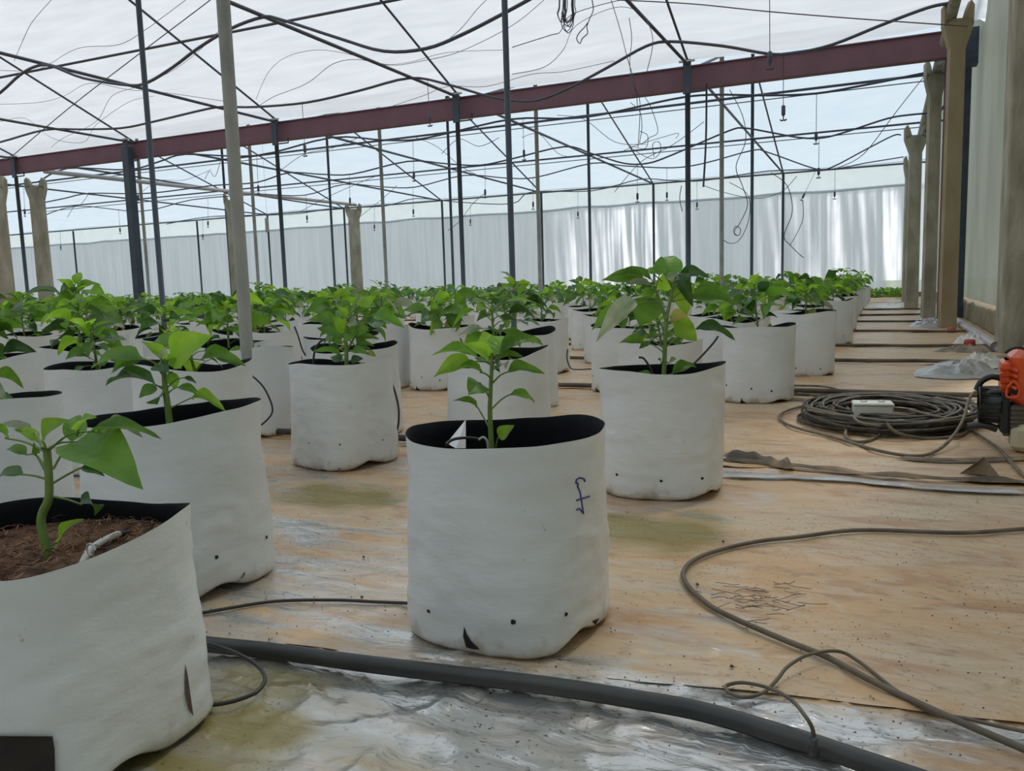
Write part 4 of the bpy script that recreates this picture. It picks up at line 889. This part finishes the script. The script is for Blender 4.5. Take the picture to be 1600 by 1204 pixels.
# labels for the individually placed ones
L2 = {'Q': 'pepper plant in bag hidden behind the forked tall plant, folded rim', 'P': 'white bag seen just left of the forked tall plant stem', 'R': 'white bag behind and left of the coil side bag', 'R2': 'white bag two back from the forked tall plant, right side',
      'T': 'bag at the right of the narrow gap in the middle, second back', 'S': 'bag at the right of the narrow gap in the middle, third back', 'U': 'bag seen deepest in the narrow gap in the middle', 'V': 'bag left of the narrow gap with pointed rim corner',
      'Bb': 'leafy pepper plant in bag right behind the centre plant, right side', 'A': 'white bag directly behind the centre plant', 'b10': 'pepper plant in squarish bag left of the centre plant, black rim', 'W': 'bag overlapped by the bushy plant bag on its right',
      'X': 'bag behind the bushy plant with a drip tube over its rim', 'b17': 'bag right of the grey pipe post with a very small seedling', 'Y': 'bag behind the small seedling bag right of the grey post', 'Z': 'narrow looking bag with drip tube running down its side',
      'AA': 'bag second behind the bushy plant, half covered by leaves', 'BB': 'bag between the bushy plant and the squarish bag', 'b16': 'bag behind the wide left bag with brown soil and small seedling', 'b12': 'broad white bag left of the wide left bag, thin black rim line',
      'b13': 'bag at left with wide black slanting rim', 'b15': 'bag at left edge above the cut off one', 'CC': 'bag behind the black slanting rim bag at left', 'DD': 'bag behind the broad white bag, left of the pipe post', 'EE': 'bag with brown soil and withered leaves left of the pipe post',
      'FF': 'small bag further back left of the pipe post', 'GG': 'bag whose plant stands against the grey pipe post', 'HH': 'black rimmed bag further back at the left edge', 'b8': 'third bag along the aisle beyond the cable coil', 'b9': 'fourth bag along the aisle beyond the cable coil', 'b10r': 'last clearly separate bag along the aisle far back'}
L2.update(HLAB)
for k in ADJ: tag(POS[k][4], L2[k], CAT, 'pepper plants in white grow bags')

# ------------------------------------------------------------------ the rest of the crop, in rows to the far wall
protos = []
def low_leaf(fol, bs, tp, wd, nrm, mi):
    X = tp-bs; L = X.length; X.normalize(); Yv = nrm.cross(X)
    if Yv.length < 1e-3: return
    Yv.normalize(); Z = X.cross(Yv); w = L*wd*.5
    P = [bs, bs+X*L*.35+Yv*w+Z*w*.3, bs+X*L*.35+Z*.03*L, bs+X*L*.35-Yv*w+Z*w*.3, bs+X*L*.7+Yv*w*.6-Z*L*.02, bs+X*L*.7-Z*L*.06, bs+X*L*.7-Yv*w*.6-Z*L*.02, tp-Z*L*.22]
    fol.add(P, [(0, 2, 1), (0, 3, 2), (1, 2, 5, 4), (2, 3, 6, 5), (4, 5, 7), (5, 6, 7)], mi, False)
for v in range(7):
    rnd = random.Random(900+v); m, so_, pt = bag_shape(300+v*4, H_=.35, nt_=20, nr=8, depth=.05, rim=[(2, rnd.uniform(0, 3), .008), (1, rnd.uniform(0, 6), .008), (3, rnd.uniform(0, 6), .005)])
    sm, it = proc_plant(None, None, .30, 700+v, [.20, .23, .26, .22, .28, .19, .25][v], [.135, .145, .155, .14, .155, .135, .145][v], 24)
    fol = MB()
    for bs, tp, wd, nr_, kd in it: low_leaf(fol, bs, tp, wd, nr_, 'gbdpy'.index(kd))
    protos.append((m.mesh('grow_bag', [M['bag'], M['bagin']]), so_.mesh('soil', [M['soil']]), sm.mesh('stem', [M['stem']]), fol.mesh('foliage', [M['lf1'], M['lf2'], M['lf3'], M['lfp'], M['lfy']]), it))
def pr(p):
    q = Vector(p)-CAM; z = q.dot(FWD); return (800+F*q.dot(RT)/z, 602-F*q.dot(UP)/z, z) if z > .05 else (-9e3, 0, z)
rows = [1.9, 2.7, 3.5, 4.3, 5.0, 5.8, 6.9, 8.0, 9.2, 10.3, 11.5, 12.8, 14.1, 15.5, 17.0, 18.6, 20.3]
taken = [(POS[k][0], POS[k][1]) for k in ADJ]; cnt = 0; FAR = []
for ri, y0 in enumerate(rows):
    x = -.52 if y0 > 10 else -.56; ci = 0
    pitch = .66 if y0 < 7 else (.78 if y0 < 11 else 1.0)
    while x > -1.55*y0-.6:
        jx, jy = random.uniform(-.05, .05), random.uniform(-.09, .09); X, Y = x+jx*(0 if ci == 0 else 1), y0+jy; x -= pitch; ci += 1
        a = pr((X, Y, .35)); lo = pr((X, Y, 0))
        if a[0] < -60 or a[0] > 1660: continue
        if Y < 5.6 and not (X < -3.75 and Y > 2.9): continue
        if any(math.hypot(X-p, Y-q_) < .40 for p, q_ in taken): continue
        if 864 < a[0] < 900 and a[2] < 8: continue
        if any(math.hypot(X-px_, Y-py_) < .23 for px_ in XB+[-2.5, -5.9, -9.3, -12.7, -16.1, -5.85, -9.2] for py_ in (10.88, 17.1, 14.1)): continue
        if cnt >= 262: break
        taken.append((X, Y)); cnt += 1
        pv = random.randrange(7); P = protos[pv]; root = empty('potted_pepper_plant', (X, Y, .009)); root.rotation_euler = (0, 0, random.choice((0, PI/2, PI, 1.5*PI))+random.uniform(-.25, .25))
        part('grow_bag', P[0], root)
        if a[2] < 9: part('soil', P[1], root); st = part('stem', P[2], root)
        s_ = random.uniform(.85, 1.15)
        if a[2] < 6.3:
            for bs, tp, wd, nr_, kd in P[4]: part('leaf', random.choice(LV[kd]), st, leaf_mtx(bs, tp, wd, nr_, Vector((0, 0, 0))))
        else:
            fo = part('foliage', P[3], root); fo.scale = (s_, s_, s_*random.uniform(.95, 1.2)); fo.location = (0, 0, .30*(1-fo.scale[2])); fo['kind'] = 'stuff'
        FAR.append((ri, ci, root, X, Y))
byrow = {}
for ri, ci, root, X, Y in FAR: byrow.setdefault(ri, []).append((X, root))
for q_, ri in enumerate(sorted(byrow)):
    for k, (X, root) in enumerate(sorted(byrow[ri], key=lambda t: -t[0])):
        tag(root, 'leafy pepper plant in white bag, %s from the aisle in the %s background row' % (ORD[min(k, 34)], ORD[q_]), CAT, 'pepper plants in the back rows')
# peat fibres on the soil of the nearest bag
r_, o_, m_ = BM('b1'); fb = MB(); rnd = random.Random(5); zt_ = POS['b1'][5][2]
for k in range(420):
    a = rnd.uniform(0, 6.28); q_ = .15*math.sqrt(rnd.random()); p = Vector((q_*math.cos(a), q_*math.sin(a), zt_+rnd.uniform(-.002, .010))); b_ = rnd.uniform(0, 6.28); L = rnd.uniform(.006, .022)
    fb.tube([p, p+Vector((math.cos(b_)*L*.5, math.sin(b_)*L*.5, rnd.uniform(0, .006))), p+Vector((math.cos(b_+.5)*L, math.sin(b_+.5)*L, rnd.uniform(-.003, .005)))], .0006, 3, rnd.randrange(3))
fo = part('fibre', fb.mesh('fibre', [mat('fibre_red', (.22, .09, .045), .8), mat('fibre_tan', (.33, .21, .11), .8), mat('fibre_dark', (.06, .03, .018), .8)]), r_); fo['kind'] = 'stuff'
# the tall plant showing above its neighbours at left
q = gd(146, 505, 5.1); root = empty('potted_pepper_plant', (q.x, q.y, .009))
if min(math.hypot(q.x-p, q.y-z_) for p, z_ in taken) > .36:
    m, so_, pt = bag_shape(555, nt_=36, nr=12); part('grow_bag', m.mesh('grow_bag', [M['bag'], M['bagin']]), root); part('soil', so_.mesh('soil', [M['soil']]), root)
    sm, it = proc_plant(root, None, .30, 77, .36, .17, 26); st = part('stem', sm.mesh('stem', [M['stem']]), root)
    for bs, tp, wd, nr_, kd in it: part('leaf', random.choice(LV[kd]), st, leaf_mtx(bs, tp, wd, nr_, Vector((0, 0, 0))))
    tag(root, 'tallest leafy pepper plant at left standing above its neighbours', CAT, 'pepper plants in white grow bags')
else:
    k_ = min(((math.hypot(q.x-t[3], q.y-t[4]), t[2]) for t in FAR), key=lambda t: t[0])[1]; bpy.data.objects.remove(root)
    for ch in list(k_.children_recursive):
        if ch.name.startswith(('leaf', 'stem', 'foliage')): bpy.data.objects.remove(ch)
    sm, it = proc_plant(k_, None, .30, 77, .36, .17, 26); st = part('stem', sm.mesh('stem', [M['stem']]), k_)
    for bs, tp, wd, nr_, kd in it: part('leaf', random.choice(LV[kd]), st, leaf_mtx(bs, tp, wd, nr_, Vector((0, 0, 0))))
    k_['label'] = 'tallest leafy pepper plant at left standing above its neighbours'

# weeds along the far footing
m = MB(); rnd = random.Random(4)
for k in range(320):
    x = rnd.uniform(-1.6, .35); b_ = Vector((x, 22.9+rnd.uniform(-.35, .2), 0)); h = rnd.uniform(.06, .30)
    low_leaf(m, b_+Vector((0, 0, h*.6)), b_+Vector((rnd.uniform(-.12, .12), rnd.uniform(-.1, .1), h)), .6, Vector((rnd.uniform(-1, 1), -1, .5)).normalized(), rnd.randrange(3))
tag(m.build('weeds', [M['lf1'], M['lf2'], M['lf3']], origin=(-.6, 22.9, 0)), 'low green weeds at the foot of the far wall', 'weeds', kind='stuff')

# ------------------------------------------------------------------ irrigation pipes and tubes on the floor
def cable(name, pts, r_, m_, label, cat, z=.012, group=None, n=8, sm=6):
    P = []
    for p in pts:
        zz = p[2] if len(p) > 2 else 0.
        P.append(gz(p[0], p[1], z+zz))
    P = spline(P, sm); return tag(MB().tube(P, r_, n).build(name, m_, origin=P[0]), label, cat, group)
cable('irrigation_pipe', [(-400, 905), (-100, 955), (120, 980), (297, 1003), (430, 1017), (560, 1035), (700, 1052), (850, 1070), (980, 1090), (1100, 1112), (1250, 1156), (1400, 1206), (1560, 1260)], .0128, M['black'], 'thick black pipe crossing the foreground in front of the centre bag', 'pipe', z=.022, n=14)
pp = [(2.56, -9, -.62, 'thick black pipe behind the bushy plant bag'), (4.22, -14, .75, 'black pipe across the floor at the cable coil, far side'), (5.82, -14, .72, 'black pipe across the aisle, first beyond the silver sheet'),
      (7.12, -16, .74, 'black pipe across the aisle, second beyond the silver sheet'), (8.95, -18, .78, 'black pipe across the aisle, third beyond the silver sheet'), (10.85, -18, .6, 'black pipe across the aisle level with the red column'),
      (12.75, -20, .6, 'black pipe across the aisle just past the red column'), (14.8, -20, .6, 'farthest black pipe across the aisle')]
for i, (y, x0, x1, lb) in enumerate(pp):
    P = [Vector((x0+(x1-x0)*k/60, y+(.03 if i < 2 else .13)*nz(k*.22, i*3.)+.02*nz(k*.9, i), .028+.006*nz(k*.5, i))) for k in range(61)]
    tag(MB().tube(spline(P, 3), .0125 if i < 2 else .012, 8).build('irrigation_pipe', M['black'] if i < 1 else M['pipeb'], origin=P[0]), lb, 'pipe', 'black pipes across the floor')
cable('garden_hose', [(1720, 818), (1600, 826), (1500, 832), (1380, 828), (1320, 829), (1250, 838), (1180, 846), (1120, 860), (1085, 874), (1068, 892), (1072, 910), (1090, 930), (1125, 955), (1220, 997), (1290, 1025), (1360, 1062), (1450, 1105), (1530, 1140), (1600, 1170), (1700, 1215)], .0048, M['hose'], 'long brown hose bending back across the aisle floor', 'hose', z=.015)
cable('drip_tube', [(1272, 1166, .006), (1270, 1140, .03), (1258, 1118, .045), (1235, 1092, .045), (1200, 1074, .03), (1160, 1066, .012), (1135, 1071), (1140, 1082), (1165, 1089), (1195, 1080), (1215, 1060, .01), (1232, 1040, .015), (1265, 1022, .015), (1310, 1017, .01), (1345, 1035), (1400, 1078), (1455, 1112), (1510, 1122), (1560, 1134), (1640, 1150)], .0026, M['hose'], 'thin looping drip tube plugged into the thick foreground pipe', 'tube', z=.012)
q = gz(1272, 1170, .034); m = MB(); m.lathe([(.006, -.008), (.006, .002), (.004, .004), (.004, .012)], q, 10); tag(m.build('pipe_nipple', M['tube'], origin=q), 'small black nipple on top of the foreground pipe', 'fitting')
cable('drip_tube', [(285, 1000, .025), (320, 1004, .035), (360, 1016, .03), (398, 1036, .02), (414, 1058, .012), (404, 1078, .01), (380, 1090, .008), (345, 1099, .006), (300, 1102, .006)], .003, M['tube'], 'thin drip tube curling beside the nearest bag', 'tube', z=.012)
cable('drip_tube', [(240, 958), (300, 959), (350, 951), (430, 939), (520, 937), (590, 940), (642, 942)], .0032, M['tube'], 'thin black tube lying between the left bags and centre bag', 'tube', z=.013)
def dtube(pts, dep, r_, label, m_=None, d2=None):
    P = []
    n = len(pts)
    for i, p in enumerate(pts): P.append(gd(p[0], p[1], dep+(0 if d2 is None else (d2-dep)*i/(n-1))))
    P = spline(P, 6); return tag(MB().tube(P, r_, 6).build('drip_tube', m_ or M['tube'], origin=P[0]), label, 'tube', 'drip tubes at the bags')
dtube([(118, 912), (128, 882), (140, 860), (160, 846), (186, 834)], .97, .0050, 'milky drip tube poking out of the nearest bag soil', M['clearp'], 1.10)
m = MB(); q = gd(142, 858, 1.01); m.tube([q+Vector((.0075*math.cos(k*PI/4), 0, .0075*math.sin(k*PI/4))) for k in range(9)], .0014, 5); tag(m.build('tie_ring', M['clearp'], origin=q), 'small milky ring around the tube in the nearest bag', 'fitting')
dtube([(186, 834), (202, 833), (220, 843)], 1.10, .004, 'dark tube end crossing the rim of the nearest bag', None, 1.16)
dtube([(697, 694), (706, 687), (720, 684), (735, 684), (750, 686)], 1.34, .0026, 'black drip tube arching over the centre bag rim', None, 1.40)
dtube([(748, 687), (755, 683), (761, 689), (763, 702)], 1.395, .0022, 'milky drip end bent into the centre bag', M['clearp'])
dtube([(489, 575), (491, 552), (498, 536), (508, 529)], 2.75, .0035, 'grey drip tube arching over the bushy plant bag')
dtube([(1023, 593), (1016, 575), (1006, 560), (998, 558)], 2.25, .003, 'grey drip tube entering the tall plant bag')
dtube([(1080, 572), (1100, 552), (1115, 535), (1122, 525)], 2.6, .0035, 'thin tube slanting from the tall plant bag towards next bag')
dtube([(374, 576), (395, 588), (412, 605), (424, 630), (425, 645), (415, 658), (402, 668)], 2.62, .003, 'thin black tube curling down at the grey pipe post')
dtube([(611, 595), (618, 615), (623, 640), (622, 665), (614, 687)], 3.0, .0038, 'black tube hanging down right of the bushy plant bag')
dtube([(460, 510), (466, 525), (472, 545), (478, 556)], 3.7, .0035, 'thin tube running down a bag side in the middle left')
dtube([(719, 528), (723, 537), (724, 550)], 3.6, .003, 'short tube end beside the squarish bag')
dtube([(887, 545), (886, 560), (892, 575), (905, 577), (925, 576)], 4.9, .004, 'thin tube lying in the narrow gap')
dtube([(1200, 619), (1210, 634), (1200, 640)], 3.7, .0001, 'thin tube stub at coil side bag') if False else None

# ------------------------------------------------------------------ cable coil with junction box
m = MB(); c0 = gz(1385, 650, .03); rnd = random.Random(3); P = []
rx, ry = .315, .37
for k in range(26*24):
    a = k/24*2*PI; lp = k/24; f_ = 1-.17*(1+math.sin(lp*2.43))-.02*math.sin(a+lp*.7); ox, oy = .02*math.sin(lp*2.1), .03*math.cos(lp*1.7)
    P.append(Vector((c0.x+ox+rx*f_*math.cos(a), c0.y+oy+ry*f_*math.sin(a), .022+.024*(1+math.sin(lp*1.27+.9))+.006*math.sin(a*2+lp))))
root = empty('cable_coil', (c0.x, c0.y, .01)); m.tube(P, .0052, 6); m.build('coil', M['cable2'], root)
m = MB(); P = []
for k in range(7*20):
    a = k/20*2*PI; lp = k/20; f_ = .84+.13*math.sin(lp*1.9)
    P.append(Vector((c0.x+.03*math.sin(lp*3)+rx*f_*math.cos(a+.5), c0.y+.02*math.cos(lp)+ry*f_*math.sin(a+.5), .055+.022*math.sin(lp*2.9+a))))
m.tube(P, .0052, 6); m.build('top_loops', M['cable'], root)
tag(root, 'large flat coil of dusty black cable on the aisle floor', 'cable')
cable('loose_cable', [(1180, 602), (1245, 602), (1290, 604), (1318, 613), (1300, 622), (1250, 635), (1222, 645), (1220, 656), (1245, 668), (1300, 682), (1370, 703), (1430, 712), (1465, 703), (1490, 680, .03), (1505, 655, .07), (1512, 630, .11), (1522, 613, .14), (1545, 610, .13)], .0055, M['cable'], 'dusty cable looping from the coil to the orange engine', 'cable', z=.02)
cable('loose_cable', [(1345, 648, .05), (1326, 665, .02), (1322, 682), (1342, 690), (1368, 683), (1383, 668), (1375, 655, .03), (1350, 647, .05)], .0055, M['cable'], 'small ring of cable spilling from the front of the coil', 'cable', z=.02)
cable('loose_cable', [(1385, 660, .05), (1400, 675, .02), (1440, 684), (1490, 682), (1512, 672), (1508, 660, .02), (1470, 652, .05), (1420, 640, .06)], .0055, M['cable'], 'loop of cable spilling from the right of the coil', 'cable', z=.02)
cable('loose_cable', [(1515, 669), (1560, 700), (1580, 722), (1610, 750), (1700, 800)], .005, M['cable'], 'single cable running off to the right of the engine', 'cable', z=.02)
cable('loose_cable', [(1246, 614), (1290, 620), (1318, 630), (1332, 650, .05), (1350, 662, .05), (1400, 668, .02)], .0055, M['cable'], 'cable tail entering the coil from the bag side', 'cable', z=.02)
cable('loose_cable', [(1240, 616), (1330, 618), (1420, 624), (1500, 622), (1530, 634)], .0055, M['cable2'], 'dark cable passing behind the coil', 'cable', z=.02)
for k, (a, b_) in enumerate([(1560, 1400), (1548, 1380)]): pass
jb = empty('junction_box', gz(1362, 646, .06)); mt = Matrix.Rotation(.12, 3, 'Z'); bc = gz(1363, 644, .075)
m = MB(); m.box(bc+Vector((0, 0, .0)), (.135, .085, .06), mtx=mt, bev=.006); m.build('housing', M['white'], jb)
m = MB(); m.box(bc+Vector((0, 0, .034)), (.14, .09, .012), mtx=mt, bev=.004); m.build('lid', M['white'], jb)
for s_ in (-1, 1): m = MB(); m.lathe([(.012, -.003), (.012, .003)], bc+mt @ Vector((s_*.03, 0, .042)), 10); m.build('knockout', M['white'], jb)
tag(jb, 'white plastic junction box lying on the cable coil', 'box')

# ------------------------------------------------------------------ orange engine at right
E0 = gz(1585, 706, 0); ED = (E0-CAM).dot(FWD); EX = RT-FWD*.50; EX.z = 0; EX.normalize(); EY = Vector((0, 0, 1)).cross(EX)
pxm = ED/F
eng = empty('engine', E0)
def el(x, z, y=0.): return E0+EX*((x-1585)*pxm*.87)+Vector((0, 0, (706-z)*pxm+.0))+EY*y
em = Matrix((EX, EY, Vector((0, 0, 1)))).transposed()
def sub(nm, m, mt_, par):
    m.v = [tuple(Vector(v)-E0) for v in m.v]; return part(nm, m.mesh(nm, [mt_]), par)
def ebox(nm, x0, x1, z0, z1, d, m_, y=0., bev=.006, par=None):
    m = MB(); c = (el(x0, z0, y)+el(x1, z1, y))/2; m.box(c, (abs(x1-x0)*pxm*.87, d, abs(z1-z0)*pxm), mtx=em, bev=bev)
    return m.build(nm, m_, par or eng, origin=E0)
cv = ebox('orange_cover', 1570, 1665, 545, 629, .17, M['orange'], .01, .022)
sp_ = ebox('side_panel', 1558, 1574, 560, 612, .14, M['orange'], .0, .010)
ebox('top_ridge', 1592, 1650, 539, 552, .10, M['orange'], .0, .008)
for k in range(4):
    m = MB(); a = el(1558+k*.4, 573+k*10, -.07); m.tube([a+EX*-.006, a+EX*.018+Vector((0, 0, .003)), a+EX*.028+EY*.02], .007, 8); sub('louvre', m, M['orange'], sp_)
for k in range(4):
    m = MB(); a = el(1571, 571+k*9, -.078); m.tube([a, a+EX*.016+Vector((0, 0, -.008))], .006, 8); sub('louvre', m, M['orange'], cv)
m = MB(); P = [el(1566, 600, -.082), el(1566, 614, -.082), el(1582, 613, -.082), el(1584, 603, -.082), el(1576, 590, -.08)]; m.tube(spline(P+[P[0]], 4), .004, 6); m.build('grip_opening_rim', M['orange'], eng, origin=E0)
m = MB(); P = [el(1570, 596, -.0765), el(1570, 610, -.0765), el(1580, 611, -.0765), el(1582, 604, -.0765)]; m.add([p-EY*.002 for p in P], [(0, 1, 2, 3)]); m.build('grip_opening', M['hole'], eng, origin=E0)
m = MB(); m.tube([el(1559, 632, 0)-EX*.0, el(1527, 632, 0)], [.062, .060], 20); m.tube([el(1527, 632, 0), el(1525, 632, 0)], [.060, .052], 20); st = m.build('starter_housing', M['dkplastic'], eng, origin=E0)
for k in range(6):
    m = MB(); a = PI+k*.42-1.05; o2 = EY*(-.061*abs(math.cos(a)))+Vector((0, 0, -.061*math.sin(a)));
    m.tube([el(1556, 632)+o2, el(1530, 632)+o2], .0035, 5); sub('rib', m, M['dkplastic'], st)
ebox('crank_case', 1559, 1572, 608, 672, .12, M['dkplastic'], 0, .004)
ebox('cylinder_block', 1572, 1600, 628, 668, .11, M['alu'], 0, .006)
ebox('bolt_boss', 1564, 1574, 668, 678, .03, M['alu'], -.03, .003)
for k in range(5): ebox('cooling_fin', 1573, 1602, 632+k*7, 634+k*7, .125, M['alu'], 0, 0)
ebox('fuel_tank', 1575, 1650, 657, 700, .12, M['tank'], -.02, .018)
ebox('tank_foot', 1585, 1640, 699, 707, .09, M['dkplastic'], 0, .003)
m = MB(); m.tube(spline([el(1523, 612, .03), el(1530, 598, .03), el(1545, 590, .03), el(1560, 592, .03)], 5), [.010]*16, 8); m.build('handle_arc', M['dkplastic'], eng, origin=E0)
m = MB(); m.tube(spline([el(1532, 618, -.03), el(1545, 610, -.04), el(1562, 608, -.05)], 5), .009, 8); m.build('throttle_arm', M['tube'], eng, origin=E0)
m = MB(); m.tube(spline([el(1563, 548, -.05), el(1568, 543, -.06), el(1580, 540, -.06), el(1594, 543, -.05)], 5), .005, 8); m.build('top_latch', M['tube'], eng, origin=E0)
m = MB(); m.tube(spline([el(1510, 668, -.01), el(1535, 664, -.02), el(1556, 669, -.02)], 5), .012, 8); m.build('shaft_stub', M['tube'], eng, origin=E0)
tag(eng, 'orange and black small petrol engine at the right edge', 'engine')

# ------------------------------------------------------------------ sheets, scraps and pipe by the wall
def crumple(name, outline, h, m_, label, seed, z=.014, n=26):
    P = [gz(a, b_, z) for a, b_ in outline]; c = sum(P, Vector())/len(P); vs = [c+Vector((0, 0, h))]; fs = []; rings = 9; N = n*2
    sp = spline(P+[P[0]], max(2, N//len(P)))[:-1]; N = len(sp)
    for r_ in range(1, rings+1):
        t = r_/rings
        for k in range(N):
            p = c+(sp[k]-c)*t*(1+.05*nz(k*.6, seed)); z_ = h*(1-t**2.2)*(.2+.75*max(0, 1-4*abs(nz(p.x+.3*p.y, p.y, seed, 6)))+.4*max(0, 1-4*abs(nz(p.x-.4*p.y, p.y, seed+2, 13))))+.15*h*nz(p.x, p.y, seed+3, 40)*(1-t*.6)
            vs.append(Vector((p.x, p.y, max(z*.9, z+z_))))
    for k in range(N): fs.append((0, 1+k, 1+(k+1) % N))
    for r_ in range(rings-1):
        for k in range(N): a = 1+r_*N; fs.append((a+k, a+N+k, a+N+(k+1) % N, a+(k+1) % N))
    return tag(MB().add(vs, fs, 0, True).build(name, m_, origin=c), label, 'sheet')
crumple('plastic_sheet', [(1428, 588), (1432, 578), (1460, 572), (1510, 566), (1560, 556), (1585, 560), (1575, 588), (1530, 591), (1480, 592)], .05, M['silver'], 'crumpled silver plastic sheet on the floor left of the engine', 2)
crumple('plastic_sheet', [(1470, 578), (1500, 566), (1545, 555), (1565, 562), (1555, 575), (1510, 577)], .06, M['whsheet'], 'dusty white plastic piece on the silver sheet', 5, z=.03)
crumple('plastic_sheet', [(1455, 550), (1480, 543), (1540, 540), (1556, 546), (1530, 551)], .035, M['dksheet'], 'dark folded sheet strip beyond the silver sheet', 7)
crumple('plastic_sheet', [(1420, 511), (1435, 498), (1470, 497), (1482, 504), (1470, 512)], .05, M['silver'], 'small silver sheet heap before the forked posts', 9)
crumple('plastic_sheet', [(1480, 543), (1500, 528), (1525, 521), (1548, 530), (1550, 541), (1515, 545)], .07, M['whsheet'], 'heap of white plastic scraps at the wall foot', 11)
crumple('plastic_sheet', [(1345, 478), (1380, 474), (1422, 472), (1424, 477), (1390, 481)], .03, M['whsheet'], 'pale sheet lying across the aisle far back', 13)
crumple('plastic_sheet', [(1425, 492), (1440, 484), (1458, 482), (1460, 492)], .05, M['whsheet'], 'pale scraps beside the farther forked posts', 15)
for (a, b_, lb) in ((1487, 516, 'small red plastic cap lying before the ochre forked post'), (1515, 536, 'small red plastic cap on the white scraps heap')):  # loose red plastic caps, not cups
    q = gz(a, b_, .03 if a < 1500 else .05); m = MB(); m.lathe([(.035, -.02), (.04, -.015), (.04, .02), (.032, .03)], q, 12); tag(m.build('plastic_cap', M['redcap'], origin=q), lb, 'cap')
rod('grey_pipe', gz(1494, 500, .05), gz(1556, 541, .05), .035, M['pipe'], 'grey plastic pipe lying along the side wall foot', 'pipe', n=12)
# clods and dry roots on the film
rnd = random.Random(9); m = MB()
for k in range(420):
    a, b_ = (rnd.uniform(950, 1600), rnd.uniform(780, 1180)) if k % 3 else (rnd.uniform(300, 640), rnd.uniform(800, 1000)); q = gz(a, b_, .011); s_ = rnd.uniform(.0007, .0019)
    if rnd.random() < .02: s_ = .004
    m.add([q+Vector(v)*s_ for v in ((1, 0, 0), (0, 1, 0), (-1, 0, 0), (0, -1, 0), (0, 0, 1), (0, 0, -.6))], [(0, 1, 4), (1, 2, 4), (2, 3, 4), (3, 0, 4), (1, 0, 5), (2, 1, 5), (3, 2, 5), (0, 3, 5)])
tag(m.build('soil_crumbs', M['root'], origin=gz(1200, 950, .01)), 'brown soil crumbs scattered over the floor film', 'soil crumbs', kind='stuff')
m = MB()
for k in range(40):
    a, b_ = rnd.gauss(1160, 45), rnd.gauss(935, 18); an = rnd.uniform(-.5, .5); L = rnd.uniform(12, 50)
    P = [gz(a+L*t*math.cos(an)+rnd.uniform(-3, 3), b_+L*t*math.sin(an)*.5+rnd.uniform(-2, 2), .013) for t in (0, .33, .66, 1)]; m.tube(spline(P, 3), .0007, 3)
tag(m.build('dry_roots', M['root'], origin=gz(1160, 935, .01)), 'patch of dry fine roots inside the brown hose bend', 'roots', kind='stuff')
